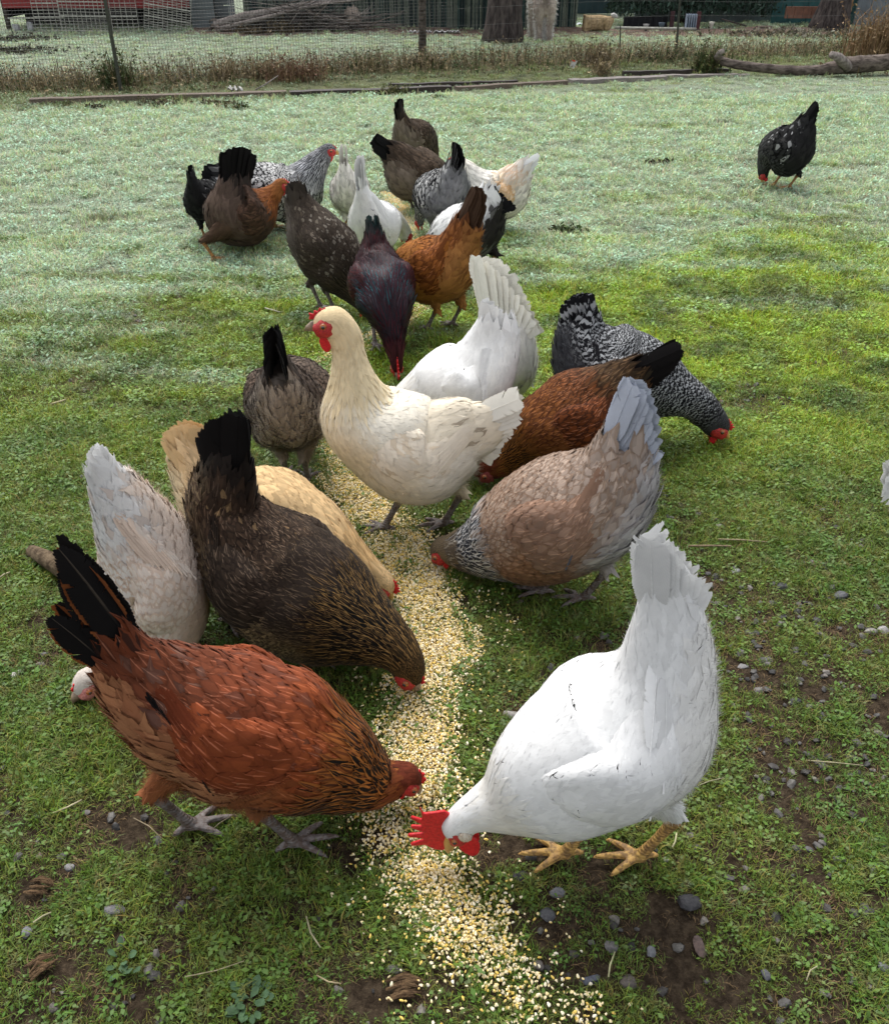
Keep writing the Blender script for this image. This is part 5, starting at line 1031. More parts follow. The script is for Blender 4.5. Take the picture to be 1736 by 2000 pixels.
    for wl, sg in wings:
        cover(coat, wl, style, r, lod, 'wing', .004, wl.L * .97, (lambda l, p, sg=sg: (np.sin(p) * sg > -.35)), S)
    for lf, nm, sg in lofts:
        if nm == 'thigh': cover(coat, lf, style, r, lod, 'thigh', lf.L * .2, lf.L * .92, None, S)
    pl = coat.build('plumage', MAT_GLOSSY if style.get('gloss') else MAT_PLUME, root); pl['kind'] = 'stuff'
    # colour the skin under the coat like the feathers above it
    bp = np.vstack(coat.base); bc = np.vstack(coat.basec); step = max(1, len(bp) // 3000); bp, bc = bp[::step], bc[::step]; kd = KDTree(len(bp))
    for i, p in enumerate(bp): kd.insert(p, i)
    kd.balance(); me = body.data; n = len(me.vertices); cc = np.empty(n * 3, np.float32); me.vertices.foreach_get('co', cc); cc = cc.reshape(-1, 3)
    idx = [kd.find(p)[1] for p in cc]; ca = np.hstack([bc[idx], np.ones((n, 1))]).astype(np.float32)
    for nm, ty, arr in (('cola', 'FLOAT_COLOR', ca), ('colb', 'FLOAT_COLOR', ca), ('fuv', 'FLOAT_VECTOR', np.tile(np.array([.5, .3, .5], np.float32), (n, 1))), ('fpat', 'FLOAT_VECTOR', np.zeros((n, 3), np.float32))):
        a = me.attributes.new(nm, ty, 'POINT'); a.data.foreach_set('color' if ty == 'FLOAT_COLOR' else 'vector', np.ascontiguousarray(arr, np.float32).ravel())
    # tail
    pm = MAT_GLOSSY if style.get('gloss') else MAT_PLUME
    tb = main.P[main.m_in - 1]; tT = main.T[main.m_in - 1]; rhT, rwT = main.rh[main.m_in - 1], main.rw[main.m_in - 1]; Nn = main.N[main.m_in - 1]
    tb0 = tb - tT * .035 * S; tA, tB, tP, tS = style['tail']; nt = spec.get('ntail', (14, 12, 8)[lod]); half = (nt + 1) // 2
    f0 = np.array([tl[0][0], 0, tl[0][1]]); f1 = np.array([tl[1][0], 0, tl[1][1]]); nb = (38, 22, 10)[lod]; tw = spec.get('tail_w', .022) * S; spread = spec.get('tail_spread', .10)
    for sg in (1, -1):
        for i in range(half):
            a = spec['tail_pos'][i] if 'tail_pos' in spec else i / max(1, half - 1); tip = f0 * (1 - a) + f1 * a; bow = math.sin(a * math.pi) * spec.get('tail_bow', .12)
            bs = tb0 + Nn * rhT * (.62 - 1.2 * a) + np.array([0, sg * rwT * (.12 + .5 * a), 0]); d = tip - bs; Lf = np.linalg.norm(d) * (1 + bow) * r.uniform(.95, 1.03); d = d / np.linalg.norm(d) + np.array([0, sg * spread * (.25 + 1.1 * a) + r.normal(0, .02), 0])
            fl = np.array([0, sg, 0]) + Nn * (.55 - .35 * a) + r.normal(0, .06, 3); wmul = Lf / .16
            quill_feather('tail_feather', bs + np.array([0, sg * .0015 * (half - i), 0]), d, fl, Lf, tw * min(1.15, max(.6, wmul)), style['tail2'] if 'tail2' in style and i % 3 == 1 else tA, tB, tP, tS, pm, root, r, nb, spec.get('tail_curve', -.05), spec.get('tail_split', .06), taper=spec.get('tail_taper', False), cur_dir=(np.cross(np.array([0, 1., 0]), d) * -1 if spec.get('inplane') else None))
    # folded flight feathers
    if lod < 2 or style.get('flight_show'):
        fA, fB, fP, fS = style['flight']; nf = spec.get('nf', (9, 5, 3)[lod])
        for wl, sg in wings:
            for i in range(nf):
                a = i / (nf - 1); l = wl.L * (.48 + .20 * a); ph = sg * (math.pi * .5 + .95 - 1.15 * a) if sg > 0 else -(math.pi * .5 + .95 - 1.15 * a)
                p = wl.samp(wl.S, np.array([l]), np.array([ph]))[0]; nn_ = wl.samp(wl.Nn, np.array([l]), np.array([ph]))[0]; e = wl.samp(wl.S, np.array([wl.L * (.96 + .03 * a)]), np.array([ph]))[0]
                d = e - p; Lf = (np.linalg.norm(d) * (1.0 + .12 * a) + .012 * S) * r.uniform(.86, 1.04)
                quill_feather('wing_feather', p + nn_ * (.0030 + .0006 * (nf - i)), d + nn_ * .10 * np.linalg.norm(d), nn_, Lf, .0125 * S, fA if i < 3 else style['wing'][1], fB if i < 3 else style['wing'][1], fP, fS, pm, root, r, (26, 14, 8)[lod], -.05, .08)
    # legs
    lm = {'y': MAT_LEG_Y, 'g': MAT_LEG_G, 'o': MAT_LEG_O}[spec.get('leg', 'g')]
    for i, (fp, hk) in enumerate(legs): leg_mesh(root, fp, hk, r.uniform(-.25, .25) + spec.get('toe', (0, 0))[i], lm, lod, S * spec.get('leg_size', 1.0), lifted=fp[2] > .02, r=r)
    # head
    blen = max(hd - hs * .75, .020 * S)
    mb = MB(); x0 = hs * .78
    mb.tube([(x0 - .006, 0, .001), (x0 + blen * .35, 0, .002), (x0 + blen * .75, 0, -.001), (x0 + blen * 1.02, 0, -.006 * S)], np.array([.0105, .0084, .0046, .0006]) * S, 10)
    mb.tube([(x0 - .004, 0, -.004 * S), (x0 + blen * .4, 0, -.0055 * S), (x0 + blen * .82, 0, -.007 * S)], np.array([.0060, .0046, .0008]) * S, 8)
    bkm = mb.build('beak', MAT_BEAK if spec.get('leg') in ('y', 'o') else MAT_BEAK_DARK, None, True); bkm.data.transform(Mx); bkm.parent = root
    fm = {'red': MAT_FACE, 'dull': MAT_DULLFACE, 'pink': MAT_PINK}[spec.get('face', 'red')]
    for sg in (1, -1):
        mb = MB(); bm = bmesh.new(); bmesh.ops.create_uvsphere(bm, u_segments=14, v_segments=9, radius=1)
        M2 = Matrix.Translation((hs * .14, sg * hs * .44, -.12 * hs)) @ Matrix.Diagonal((hs * .84, hs * .53, hs * .62, 1))
        for v_ in bm.verts: v_.co *= 1 + .10 * math.sin(v_.co.x * 5 + sg) * math.cos(v_.co.z * 6 + 1)
        bm.transform(Mx @ M2); obj_bm('face', bm, fm, root, True)
        bm = bmesh.new(); bmesh.ops.create_uvsphere(bm, u_segments=12, v_segments=8, radius=1); bm.transform(Mx @ Matrix.Translation((hs * .22, sg * hs * .82, hs * .12)) @ Matrix.Diagonal((hs * .23, hs * .20, hs * .22, 1))); ey = obj_bm('eye', bm, MAT_IRIS, root, True)
        bm = bmesh.new(); bmesh.ops.create_uvsphere(bm, u_segments=10, v_segments=6, radius=1); bm.transform(Mx @ Matrix.Translation((hs * .23, sg * hs * .96, hs * .12)) @ Matrix.Diagonal((hs * .12, hs * .10, hs * .12, 1))); obj_bm('pupil', bm, MAT_EYE, ey, True)
        wz = spec.get('wattle', .020) * S; dn = Vector((0, 0, -1)) * .8 + Vector(-up) * .35
        if wz > .006:
            dnl = Mx.to_3x3().inverted() @ dn; ang = math.atan2(dnl.x, -dnl.z)
            Mw = Mx @ Matrix.Translation((hs * .38, sg * hs * .34, -hs * .60)) @ Matrix.Rotation(-ang, 4, 'Y')
            ol = [(.35 * wz * math.cos(a) * (1 + .25 * math.sin(a)), -.55 * wz + .62 * wz * math.sin(a)) for a in np.linspace(0, 2 * math.pi, 15)[:-1]]
            blade_part('wattle', [(a * 1.2, b) for a, b in ol], Mw, .0042 * S, MAT_COMB if fm is MAT_FACE else fm, root, ((.0018 * S) if lod == 0 else .0030 * S if lod == 1 else None))
        if spec.get('lobe'):
            bm = bmesh.new(); bmesh.ops.create_icosphere(bm, subdivisions=3, radius=1)
            for v in bm.verts: v.co *= 1 + .12 * math.sin(v.co.x * 9) * math.cos(v.co.z * 8)
            bm.transform(Mx @ Matrix.Translation((-hs * .48, sg * hs * .98, -hs * .30)) @ Matrix.Diagonal((hs * .36, hs * .20, hs * .42, 1))); obj_bm('ear_lobe', bm, MAT_LOBE, root, True)
    cL, cH, cn = spec.get('comb', (.034, .014, 4))
    if cL: blade_part('comb', single_comb(cL * S, cH * S, cn, 3), Mx @ Matrix.Translation((hs * .45, 0, hs * .62)) @ Matrix.Rotation(R(spec.get('comb_tilt', 12)), 4, 'Y'), .0046 * S, MAT_COMB if fm is not MAT_DULLFACE else fm, root, ((.0014 * S) if lod == 0 else .0026 * S if lod == 1 else None))
    return root
# ------------------------------------------------------------------ the flock
# style rows: region -> (colour A, colour B, (laced, barred, striped), shaft)
def style(main_colour, **kw):
    base = {k: (main_colour, main_colour, (0, 0, 0), 0) for k in ('head', 'neck', 'shoulder', 'back', 'rump', 'tailc', 'breast', 'belly', 'wing', 'thigh', 'tail', 'flight')}
    for k, v in kw.items():
        base[k] = v if k in ('size', 'mottle', 'down', 'gloss', 'flight_show', 'belly_phi', 'lift', 'soft', 'downlen', 'var', 'tail2') else ((v, v, (0, 0, 0), 0) if not isinstance(v[0], tuple) else v)
    return base
Z = (0, 0, 0); LACE, BAR, STR = (1, 0, 0), (0, 1, 0), (0, 0, 1)
W1 = (.79, .79, .78); CRM = (.78, .68, .50)
ST_WHITE = style(W1, var=.03, lift=.22, soft=.3, down=.6, downlen=.5,  neck=(.79, .77, .72), belly=(.78, .77, .74), tail=(.74,.74,.73))
ST_CREAM = style((.76, .68, .54), var=.06, lift=.5, head=(.76, .60, .36), neck=((.78, .65, .42), (.78, .65, .42), Z, 0), shoulder=(.80, .75, .64), breast=(.77, .67, .50), belly=(.78, .73, .63), thigh=(.72, .62, .44), tail=(.80, .77, .68), wing=(.76, .68, .56), flight=(.60, .50, .38),
    mottle={'rump': ((.22, .16, .10), .10), 'tailc': ((.28, .21, .14), .10), 'wing': ((.60, .48, .34), .12)})
ST_RED = style((.21, .050, .018), tail2=(.22, .07, .022), size={'back': (.036, .0105), 'wing': (.036, .0115), 'neck': (.042, .0050)},  head=(.13, .030, .015), neck=((.36, .13, .03), (.012, .008, .006), (0,0,1.25), .2), shoulder=((.25, .060, .018), (.16, .035, .015), (.4,0,0), .5), back=((.19, .048, .020), (.10, .03, .015), (.4,0,0), .5),
    rump=((.17, .050, .024), (.07, .025, .015), (.4,0,0), .5), tailc=((.16, .040, .016), (.012, .008, .007), STR, .5), wing=((.22, .052, .018), (.15, .034, .014), (.4,0,0), .6), breast=((.27, .085, .030), (.19, .050, .018), (.4,0,0), .5),
    belly=(.42, .19, .09), thigh=((.29, .105, .042), (.20, .06, .025), (.4,0,0), .4), tail=((.008, .007, .007), (.008, .007, .007), Z, .35), flight=((.010, .008, .008), (.010, .008, .008), Z, .3), mottle={'rump': ((.12, .07, .055), .20), 'shoulder': ((.13, .05, .03), .10), 'back': ((.12, .045, .03), .16)})
ST_DKBROWN = style((.040, .025, .016), head=((.17, .095, .035), (.03, .02, .01), STR, .2), neck=((.34, .20, .07), (.007, .006, .005), (0,0,1.9), .2), shoulder=((.065, .045, .028), (.022, .015, .011), (0,0,1.8), .5), back=((.045, .028, .018), (.020, .013, .009), LACE, .9),
    rump=((.060, .036, .023), (.035, .022, .015), LACE, .7), tailc=(.016, .012, .010), wing=((.040, .027, .019), (.022, .015, .011), LACE, .8), breast=((.19, .135, .070), (.045, .03, .018), BAR, .4), belly=((.20, .145, .085), (.07, .045, .03), BAR, .3),
    thigh=((.22, .155, .080), (.06, .04, .025), BAR, .3), tail=(.007, .006, .006), flight=((.035, .026, .020), (.02, .015, .012), Z, .4), mottle={'rump': ((.28, .18, .09), .08), 'back': ((.16, .10, .05), .05)})
ST_BUFF = style((.66, .46, .24), neck=(.64, .42, .20), belly=(.72, .60, .40), breast=(.68, .50, .28), tail=(.68, .48, .25), rump=(.70, .52, .31))
ST_SALMON = style((.76, .72, .68), var=.05, flight=(.72, .64, .56), head=(.58, .52, .46), neck=((.74, .70, .66), (.55, .48, .42), LACE, 0), rump=(.73,.72,.70), tailc=(.74,.74,.73), tail=(.74,.74,.73), back=((.76, .71, .66), (.64, .50, .40), LACE, .1), shoulder=((.77, .69, .61), (.68, .54, .44), LACE, .1),
    wing=((.77, .68, .60), (.68, .55, .45), LACE, .1), breast=(.68, .54, .43), belly=(.72, .61, .52), thigh=(.64, .50, .38), mottle={'rump': ((.62, .50, .42), .15)})
ST_GREYBROWN = style((.11, .082, .062), neck=((.13, .09, .055), (.04, .03, .02), STR, .2), rump=((.075, .055, .042), (.05, .036, .03), LACE, .3), tailc=(.018, .014, .012), tail=(.008, .007, .007), wing=((.10, .070, .052), (.055, .04, .03), LACE, .3), shoulder=((.11, .08, .06), (.06, .045, .035), LACE, .2),
    back=((.12, .09, .07), (.065, .05, .04), LACE, .3), belly=(.30, .25, .205), thigh=(.27, .22, .18), breast=(.20, .15, .11), down=1.6)
ST_ROOSTER = style((.022, .003, .005), var=.5, lift=1.3, head=(.05, .012, .015), neck=((.034, .005, .009), (.008, .008, .012), STR, .05), shoulder=((.012, .045, .055), (.035, .008, .014), STR, 0), back=((.040, .006, .008), (.016, .007, .010), STR, .15), rump=((.040, .008, .010), (.018, .008, .010), STR, .15), tailc=((.010, .035, .035), (.008, .012, .012), LACE, 0),
    tail=(.008, .022, .022), wing=((.040, .006, .008), (.020, .006, .008), LACE, .1), breast=(.012, .010, .010), belly=(.014, .011, .011), thigh=(.014, .011, .011), gloss=True, size={'neck': (.045, .0060), 'shoulder': (.045, .0065), 'back': (.040, .0075), 'rump': (.050, .0070)}, down=.5)
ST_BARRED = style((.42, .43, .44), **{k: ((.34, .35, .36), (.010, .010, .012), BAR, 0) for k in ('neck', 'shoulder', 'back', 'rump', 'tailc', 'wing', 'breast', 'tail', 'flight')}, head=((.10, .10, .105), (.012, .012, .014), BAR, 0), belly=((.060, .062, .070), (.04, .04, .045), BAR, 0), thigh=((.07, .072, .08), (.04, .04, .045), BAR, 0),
    size={'neck': (.026, .0070), 'breast': (.024, .0085), 'wing': (.034, .012), 'back': (.030, .010), 'rump': (.034, .0095)})
ST_BROWN = style((.14, .052, .016), head=(.13, .030, .015), neck=((.30, .12, .028), (.014, .010, .007), STR, .2), shoulder=((.17, .060, .016), (.09, .03, .012), LACE, .6), back=((.13, .042, .013), (.05, .02, .009), LACE, .9), rump=((.085, .048, .022), (.045, .026, .014), LACE, .5), tailc=((.030, .022, .014), (.014, .01, .008), LACE, .3),
    tail=(.007, .006, .006), wing=((.14, .040, .012), (.06, .02, .009), LACE, .9), breast=(.20, .075, .025), belly=(.16, .075, .035))
ST_FAWN = style((.30, .225, .175), head=((.22, .17, .10), (.12, .09, .06), STR, .1), neck=((.56, .56, .56), (.035, .038, .048), (0,0,1.1), 0), shoulder=((.31, .23, .175), (.25, .16, .11), LACE, .3), back=((.32, .245, .195), (.24, .165, .12), LACE, .2), rump=((.33, .26, .215), (.25, .18, .135), LACE, .2), tailc=((.345, .28, .24), (.26, .20, .16), LACE, .1),
    wing=((.275, .175, .125), (.235, .14, .095), LACE, .4), breast=((.265, .145, .085), (.23, .12, .065), LACE, .2), belly=(.44, .42, .42), thigh=(.40, .36, .34), belly_phi=2.1, tail=((.38, .41, .48), (.30, .33, .40), Z, .0), flight=((.15, .16, .19), (.08, .085, .10), STR, .2), size={'neck': (.030, .0068), 'rump': (.034, .0120), 'back': (.028, .0105)})
ST_ORANGE = style((.26, .092, .018), neck=((.38, .16, .03), (.20, .07, .015), STR, .2), back=((.27, .095, .020), (.13, .045, .012), LACE, .6), rump=((.24, .085, .022), (.15, .05, .015), LACE, .4), tailc=((.12, .045, .018), (.05, .022, .012), STR, .3), tail=((.055, .030, .018), (.02, .012, .01), Z, .2), wing=((.24, .078, .017), (.13, .04, .01), LACE, .5),
    breast=(.34, .14, .032), belly=(.36, .16, .05), thigh=(.34, .15, .045), shoulder=((.36, .145, .028), (.24, .085, .018), STR, .4))
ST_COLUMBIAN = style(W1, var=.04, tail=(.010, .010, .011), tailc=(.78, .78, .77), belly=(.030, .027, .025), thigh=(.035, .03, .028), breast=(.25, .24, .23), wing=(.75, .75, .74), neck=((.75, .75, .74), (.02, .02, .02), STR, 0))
ST_WHITETAN = style((.78, .72, .62), back=(.74, .58, .40), wing=((.70, .50, .32), (.60, .38, .20), LACE, .1), rump=((.76, .66, .55), (.66, .48, .34), LACE, 0), neck=(.79, .76, .70), tail=W1, tailc=(.79, .77, .74), belly=(.77, .72, .64), mottle={'rump': ((.55, .36, .22), .10), 'back': ((.58, .37, .2), .2)})
def laced(a=.55, b=.012): return style((a, a, a * .98), **{k: ((a, a, a * .98), (b, b, b * 1.1), LACE, 0) for k in ('shoulder', 'back', 'rump', 'wing', 'breast')}, head=((.35, .35, .36), (.05, .05, .055), STR, 0), neck=((.50, .51, .53), (.02, .02, .024), STR, 0), tailc=(.020, .020, .021), tail=(.009, .009, .010),
    belly=(.10, .10, .105), thigh=(.09, .09, .095), flight=((.10, .10, .105), (.01, .01, .01), LACE, 0), size={'back': (.027, .0125), 'wing': (.029, .0135), 'shoulder': (.024, .0110), 'breast': (.024, .0110), 'rump': (.030, .0115)}, down=.4)
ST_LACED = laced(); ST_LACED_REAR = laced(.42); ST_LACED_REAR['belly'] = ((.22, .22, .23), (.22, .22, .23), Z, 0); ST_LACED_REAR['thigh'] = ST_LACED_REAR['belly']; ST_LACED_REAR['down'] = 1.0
ST_BLACK = laced(.03, .006); ST_BLACK['mottle'] = {'wing': ((.42,.42,.42), .16), 'back': ((.42,.42,.42), .20), 'shoulder': ((.42,.42,.42), .22), 'rump': ((.3,.3,.3), .08)}; ST_BLACK['belly'] = ((.022, .021, .022), (.02, .02, .02), Z, 0); ST_BLACK['thigh'] = ST_BLACK['belly']; ST_BLACK['breast'] = ((.05, .05, .052), (.012, .012, .012), LACE, 0); ST_BLACK['rump'] = ((.02, .02, .02), (.009, .009, .01), LACE, 0); ST_BLACK['neck'] = ((.10, .10, .10), (.01, .01, .01), STR, 0); ST_BLACK['head'] = ((.03, .03, .03),) * 2 + (Z, 0); ST_BLACK['flight'] = ((.5, .5, .5), (.4, .4, .4), Z, 0); ST_BLACK['flight_show'] = True
ST_SPECKLED = style((.040, .032, .025), size={'back': (.020, .0075), 'shoulder': (.020, .0075), 'wing': (.022, .008), 'rump': (.026, .009)}, **{k: ((.052, .040, .030), (.035, .026, .02), LACE, .2) for k in ('shoulder', 'back', 'rump', 'wing', 'breast')}, tailc=(.045, .036, .028), tail=(.042, .034, .027), belly=(.11, .09, .075), thigh=(.07, .055, .045), neck=((.07, .055, .04), (.02, .016, .012), STR, 0), mottle={'back': ((.26, .23, .19), .20), 'shoulder': ((.26, .23, .19), .22), 'wing': ((.22, .18, .14), .14), 'rump': ((.20, .17, .13), .12)})
ST_BROWNBLACK = style((.080, .048, .034), head=(.25, .095, .03), neck=((.27, .095, .025), (.16, .05, .018), STR, .2), rump=((.060, .042, .034), (.04, .028, .022), LACE, .2), tailc=(.020, .016, .014), tail=(.007, .006, .006), wing=((.085, .046, .030), (.05, .03, .02), LACE, .2), belly=(.105, .072, .055), thigh=(.105, .065, .042), down=1.5)
ST_DARKOLIVE = style((.085, .060, .042), back=((.09, .062, .042), (.05, .036, .025), LACE, .2), rump=((.085, .058, .04), (.05, .036, .025), LACE, .2), tailc=(.022, .017, .014), tail=(.007, .007, .007), belly=(.20, .16, .125), thigh=(.15, .12, .09), wing=((.075, .052, .036), (.045, .032, .022), LACE, .2))
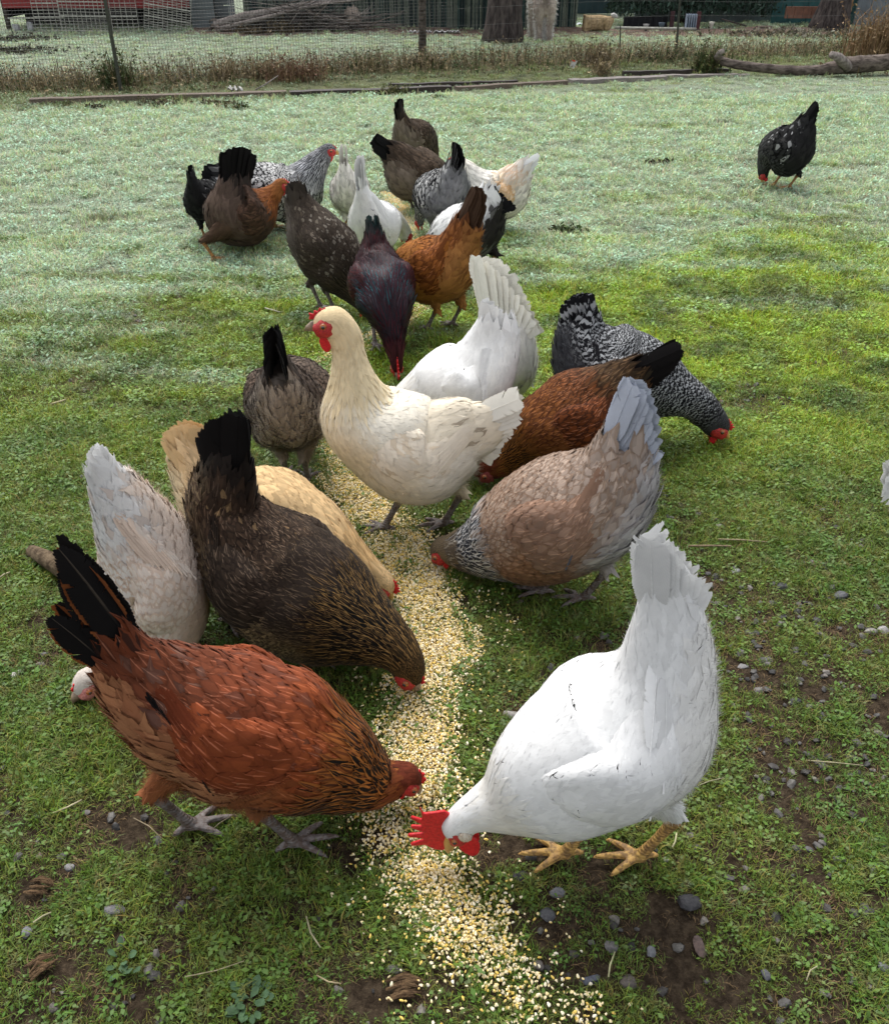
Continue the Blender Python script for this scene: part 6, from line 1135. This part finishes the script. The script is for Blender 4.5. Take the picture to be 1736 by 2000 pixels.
# generic feeding pose in the bird's own frame, for birds seen end-on: forward, up, radius, region
PECK = [(.275,.050,.022,0),(.262,.082,.027,.5),(.232,.128,.040,1.0),(.185,.172,.062,1.5),(.115,.205,.086,2.0),(.030,.222,.103,2.6),(-.055,.240,.098,3.2),(-.115,.290,.070,4.0),(-.140,.335,.050,4.7),(-.152,.365,.036,5)]
TALL = PECK[:7] + [(-.105,.290,.080,3.9),(-.128,.335,.066,4.4),(-.138,.372,.050,5)]
PECKT = dict(beak=(.300, .012), tail=((-.150, .520), (-.225, .475)))
def L_(feet, heading, **kw): return dict(feet=feet, heading=heading, **{'local': PECK, **PECKT, **kw})
H = [
 ('white hen with large jagged red comb and yellow legs at the near corn end', ST_WHITE, dict(lod=0, nf=3, feet=[(1100,1678),(1246,1684)], heading=181, size=1.2, leg='y', lobe=True, comb=(.066,.050,5), wattle=.034, head_r=.028, tail_w=.026,
   px=[(893,1616,32,0),(911,1597,38,.35),(942,1581,52,.8),(988,1564,80,1.3),(1060,1523,126,2),(1150,1470,154,2.5),(1242,1412,158,3),(1294,1320,106,3.9),(1304,1225,74,4.6),(1303,1165,56,5)], beak=(869,1666), tail=[(1262,1040),(1368,1150)], tail_bow=.03, ntail=18)),
 ('rust-red hen with two black tail plumes, bent over the corn', ST_RED, dict(lod=0, feet=[(378,1622),(577,1655)], head_ground=(822,1562), size=1.2, leg='g', face='red', comb=(.026,.010,3), wattle=.014, head_r=.025, tail_w=.023, neck_yaw=0,
   px=[(795,1521,31,0),(770,1524,42,.5),(735,1527,60,1),(685,1508,88,1.2),(622,1476,122,1.5),(545,1446,138,2.35),(455,1414,140,3.1),(362,1376,122,3.6),(290,1328,88,4.2),(245,1285,62,4.8),(228,1262,50,5)], beak=(823,1547), tail=[(140,1056),(112,1200)], tail_curve=.07, ntail=10, tail_spread=.09, tail_bow=.0, tail_pos=(0,.10,.20,.86,.95), inplane=True, tail_taper=True, tail_split=.2)),
 ('dark brown hen with gold-streaked neck and upright black tail, head down in the corn', ST_DKBROWN, dict(lod=0, feet=[(452,1222),(628,1283)], head_ground=(814,1362), size=1.15, leg='g', face='red', comb=(.022,.009,3), wattle=.014, head_r=.024, tail_w=.026,
   px=[(800,1312,32,0),(790,1290,42,.4),(765,1262,58,.9),(712,1228,88,1.25),(640,1188,118,1.9),(556,1138,128,2.6),(484,1066,106,3.3),(440,990,76,4.2),(446,935,58,4.8),(450,905,50,5)], beak=(818,1352), tail=[(474,812),(398,850)], ntail=16, tail_bow=.12)),
 ('buff yellow hen half hidden behind the dark brown hen', ST_BUFF, dict(lod=0, feet=[(500,1150),(545,1160)], head_ground=(758,1182), size=1.1, leg='y', comb=(.030,.014,5), wattle=.012,
   px=[(748,1142,25,0),(722,1120,34,.8),(682,1100,58,1.4),(612,1066,90,2),(532,1030,110,2.7),(455,990,98,3.4),(405,940,68,4.2),(378,898,48,4.8),(368,880,40,5)], beak=(764,1166), tail=[(388,830),(330,848)], tail_w=.028, tail_bow=.16)),
 ('white hen with salmon wings, its head low beside the rust-red tail plumes', ST_SALMON, dict(lod=0, feet=[(290,1275),(352,1290)], head_ground=(142,1382), size=1.1, leg='g', face='pink', comb=(.020,.007,3), wattle=.008, head_r=.023,
   px=[(170,1335,29,0),(192,1326,36,.6),(236,1300,56,1.3),(290,1238,90,2),(304,1160,98,2.6),(286,1082,88,3.2),(256,1015,68,3.9),(222,955,44,4.6),(206,925,30,5)], beak=(140,1372), tail=[(198,868),(173,902)], tail_w=.014, ntail=10)),
 ('cream hen standing upright over the corn with bare red face and fluffy dirty tail', ST_CREAM, dict(lod=0, feet=[(750,1040),(866,1031)], heading=181, size=1.15, leg='g', comb=(.034,.013,4), wattle=.030, head_r=.027, 
   px=[(642,631,31,0),(656,634,35,.3),(675,660,35,.7),(683,700,38,1.0),(690,750,56,1.4),(706,808,82,1.9),(757,852,102,2.4),(818,880,104,2.9),(866,862,88,3.4),(905,842,68,4.2),(930,838,60,4.7),(945,832,54,5)], beak=(594,641), tail=[(1016,768),(962,893)], ntail=22, tail_bow=.16, tail_spread=.16, wing_b=4.3, tail_w=.030)),
 ('grey-brown fluffy hen with a black pointed tail, seen from behind left of the cream hen', ST_GREYBROWN, L_([(562,938),(602,942)], 94, local=TALL, lod=0, size=1.08, leg='g', comb=(.02,.008,3), girth=1.0, tail=((-.12,.47),(-.20,.42)), tail_w=.032, thigh=.048, tail_spread=.13)),
 ('dark maroon rooster with glossy green-black hackle and red comb', ST_ROOSTER, L_([(733,680),(768,682)], -78, lod=0, size=1.06, leg='g', name='rooster', comb=(.055,.030,6), comb_tilt=0, wattle=.022, tail=((-.15,.42),(-.22,.37)), tail_w=.026, tail_spread=.18)),
 ('clean white hen with a broad raised tail, right behind the cream hen', ST_WHITE, dict(lod=0, feet=[(885,903),(935,898)], head_ground=(742,905), size=1.1, leg='y', comb=(.04,.02,5),
   px=[(748,850,24,0),(768,825,34,.8),(800,800,56,1.4),(848,782,78,2),(892,757,88,2.6),(932,732,78,3.2),(956,692,62,4),(964,660,50,4.7),(967,640,42,5)], beak=(738,880), tail=[(945,588),(1010,640)], ntail=16, tail_bow=.12)),
 ('ivory white hen seen from behind with a frayed fan tail, beside the clean white hen', style((.78, .76, .70), var=.04, tail=(.80, .78, .70), down=1.0, lift=.5), dict(lod=1, feet=[(955,800),(1000,793)], heading=152, size=1.1, leg='g', tail_w=.034, ntail=22, tail_bow=.14, tail_spread=.10,
   px=[(893,716,18,0),(902,705,24,.6),(915,700,40,1.3),(935,705,54,2),(960,715,64,2.6),(985,715,62,3.2),(992,680,54,4.0),(988,655,50,4.6),(985,640,46,5)], beak=(885,735), tail=[(928,500),(1052,638)])),
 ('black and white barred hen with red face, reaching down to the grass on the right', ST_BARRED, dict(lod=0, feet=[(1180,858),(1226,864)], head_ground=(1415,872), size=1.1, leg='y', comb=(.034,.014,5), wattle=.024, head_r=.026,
   px=[(1400,832,25,0),(1382,810,32,.5),(1352,783,40,1.1),(1310,764,57,1.5),(1255,744,80,2),(1200,728,92,2.6),(1158,698,82,3.3),(1138,660,56,4.2),(1135,635,42,4.8),(1135,625,38,5)], beak=(1424,856), tail=[(1152,574),(1102,596)], tail_w=.024)),
 ('chestnut brown hen with a long black tail, feeding between the barred and the fawn hen', ST_BROWN, dict(lod=0, feet=[(1110,955),(1160,950)], head_ground=(938,956), size=1.1, leg='g', face='dull', comb=(.024,.010,3), wattle=.010,
   px=[(950,918,23,0),(974,905,32,.7),(1014,880,52,1.3),(1060,850,78,1.9),(1110,828,92,2.5),(1160,800,88,3.1),(1205,762,64,4),(1232,738,44,4.7),(1245,728,36,5)], beak=(936,945), tail=[(1330,676),(1285,740)], tail_w=.022, tail_curve=.08, tail_bow=.04)),
 ('fawn hen with silver-streaked neck and blue-grey tail, pecking at the corn from the right', ST_FAWN, dict(lod=0, feet=[(1056,1163),(1137,1178)], head_ground=(846,1110), size=1.15, leg='g', comb=(.014,.005,3), wattle=.016, head_r=.025,
   px=[(864,1076,26,0),(885,1074,36,.4),(920,1072,56,.9),(962,1062,82,1.42),(985,1052,92,1.75),(1022,1040,106,2.1),(1090,1012,121,2.6),(1155,980,114,3.2),(1198,935,86,3.9),(1214,895,66,4.5),(1220,872,58,5)], beak=(844,1100), tail=[(1236,738),(1284,880)], tail_w=.024, ntail=16, tail_bow=.12)),
 ('orange-brown hen on thin grey legs in the middle of the flock', ST_ORANGE, dict(lod=1, feet=[(834,648),(882,640)], head_ground=(752,620), size=1.1, leg='g',
   px=[(768,592,17,0),(770,572,24,.8),(787,547,40,1.4),(815,532,58,2),(850,527,68,2.6),(880,508,56,3.3),(902,468,36,4.2),(914,435,27,5)], beak=(762,612), tail=[(926,366),(940,400)], tail_w=.020)),
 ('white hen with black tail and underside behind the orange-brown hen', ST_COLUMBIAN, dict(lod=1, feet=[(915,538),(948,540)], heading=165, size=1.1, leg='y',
   px=[(818,500,15,0),(832,490,22,.7),(852,480,34,1.3),(880,466,48,2),(906,455,54,2.6),(934,440,50,3.3),(948,412,36,4.2),(955,392,30,5)], beak=(808,520), tail=[(962,362),(1006,404)], tail_w=.022, tail_bow=.0)),
 ('white hen with tan saddle and pointed white tail, far right of the group', ST_WHITETAN, dict(lod=1, feet=[(945,455),(975,452)], heading=183, size=1.1, leg='y',
   px=[(890,318,14,0),(900,326,20,.6),(916,346,30,1.2),(936,370,42,1.9),(960,384,48,2.6),(985,376,44,3.3),(1006,352,33,4.2),(1019,336,22,5)], beak=(878,323), tail=[(1053,299),(1030,350)], tail_w=.016)),
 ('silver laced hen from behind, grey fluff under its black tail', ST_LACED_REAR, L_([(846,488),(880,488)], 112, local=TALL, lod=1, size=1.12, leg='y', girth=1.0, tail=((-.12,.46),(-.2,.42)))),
 ('grey-brown hen with short black tail pointing left, at the far end of the corn', ST_DARKOLIVE, dict(lod=1, feet=[(808,412),(832,416)], head_ground=(900,400), size=1.1, leg='g',
   px=[(905,385,14,0),(890,375,20,.7),(868,365,30,1.3),(845,355,42,2),(822,345,50,2.6),(797,334,48,3.3),(776,310,32,4.2),(762,297,22,5)], beak=(915,398), tail=[(736,264),(730,290)], tail_w=.018)),
 ('dark brown hen with tall black tail, farthest of the feeding group', ST_DARKOLIVE, L_([(798,346),(822,346)], 62, lod=2, size=1.02, leg='g', tail=((-.14,.46),(-.2,.42)))),
 ('slim ivory hen facing away beside the red face of the laced hen', style((.78, .75, .68), tail=(.80, .78, .72)), L_([(679,456),(697,457)], 87, local=TALL, lod=1, size=.90, leg='y', tail=((-.12,.50),(-.17,.47)), tail_w=.014)),
 ('bright white hen with thin upright tail and a big red wattle showing', ST_WHITE, dict(lod=1, feet=[(722,518),(745,520)], head_ground=(797,480), size=1.05, leg='y', wattle=.022,
   px=[(792,458,14,0),(783,441,17,.7),(766,428,24,1.3),(750,434,40,2),(734,441,50,2.6),(720,425,42,3.3),(711,390,24,4.2),(707,368,15,5)], beak=(797,474), tail=[(710,305),(700,318)], tail_w=.014)),
 ('dark hen speckled with pale dots, left of the maroon rooster', ST_SPECKLED, dict(lod=1, feet=[(628,606),(655,614)], head_ground=(720,628), size=1.1, leg='g',
   px=[(715,600,16,0),(706,585,24,.7),(690,560,38,1.3),(668,530,52,2),(642,495,60,2.6),(615,455,54,3.3),(592,415,35,4.2),(582,392,28,5)], beak=(722,618), tail=[(592,358),(566,362)], tail_w=.022)),
 ('brown hen with rust-coloured neck and black fan tail, walking on orange legs at the left', ST_BROWNBLACK, dict(lod=1, feet=[(421,512),(503,479)], heading=33, size=1.1, leg='o',
   px=[(550,362,13,0),(540,372,17,.6),(525,388,26,1.2),(505,406,46,2),(480,416,61,2.6),(456,414,57,3.3),(456,385,40,4.2),(461,362,32,5)], beak=(562,366), tail=[(497,300),(440,300)], tail_w=.022, tail_bow=.15)),
 ('silver laced hen standing tall with red face, behind the brown walking hen', ST_LACED, dict(lod=1, feet=[(540,448),(568,455)], heading=4, size=1.1, leg='y', comb=(.024,.010,4), wattle=.022, head_r=.024,
   px=[(644,294,13,0),(634,302,18,.5),(620,318,25,1),(603,342,37,1.6),(582,368,49,2.1),(550,377,53,2.6),(510,371,50,3.2),(465,360,40,4),(436,350,30,5)], beak=(657,298), tail=[(404,322),(398,352)], tail_w=.02)),
 ('small black hen flecked with white at the left edge of the group', ST_BLACK, L_([(402,470),(424,472)], 84, lod=1, size=.88, leg='o', tail=((-.12,.44),(-.17,.40)))),
 ('lone black hen flecked with white, pecking far off on the open lawn at the right', ST_BLACK, dict(lod=1, feet=[(1508,367),(1538,371)], head_ground=(1482,362), size=1.1, leg='o', comb=(.024,.012,4),
   px=[(1490,342,9,0),(1491,330,13,.6),(1497,314,21,1.2),(1510,298,34,1.9),(1530,294,46,2.6),(1547,287,43,3.3),(1563,260,29,4.2),(1571,243,20,5)], beak=(1488,352), tail=[(1593,196),(1590,232)], tail_w=.016)),
 ('white hen mostly outside the picture at the right edge, only its tail showing', ST_WHITE, L_([(1925,1195),(1970,1195)], -4, lod=1, size=1.12, leg='y', tail=((-.25,.42),(-.30,.28)), ntail=20, tail_w=.03)),
]
import time as _t; _t0 = _t.time()
for i, (lab, st_, sp_) in enumerate(H):
    build_hen(lab, sp_, st_)
print('flock', round(_t.time() - _t0, 1), 's', sum(len(o.data.polygons) for o in bpy.data.objects if o.type == 'MESH'))
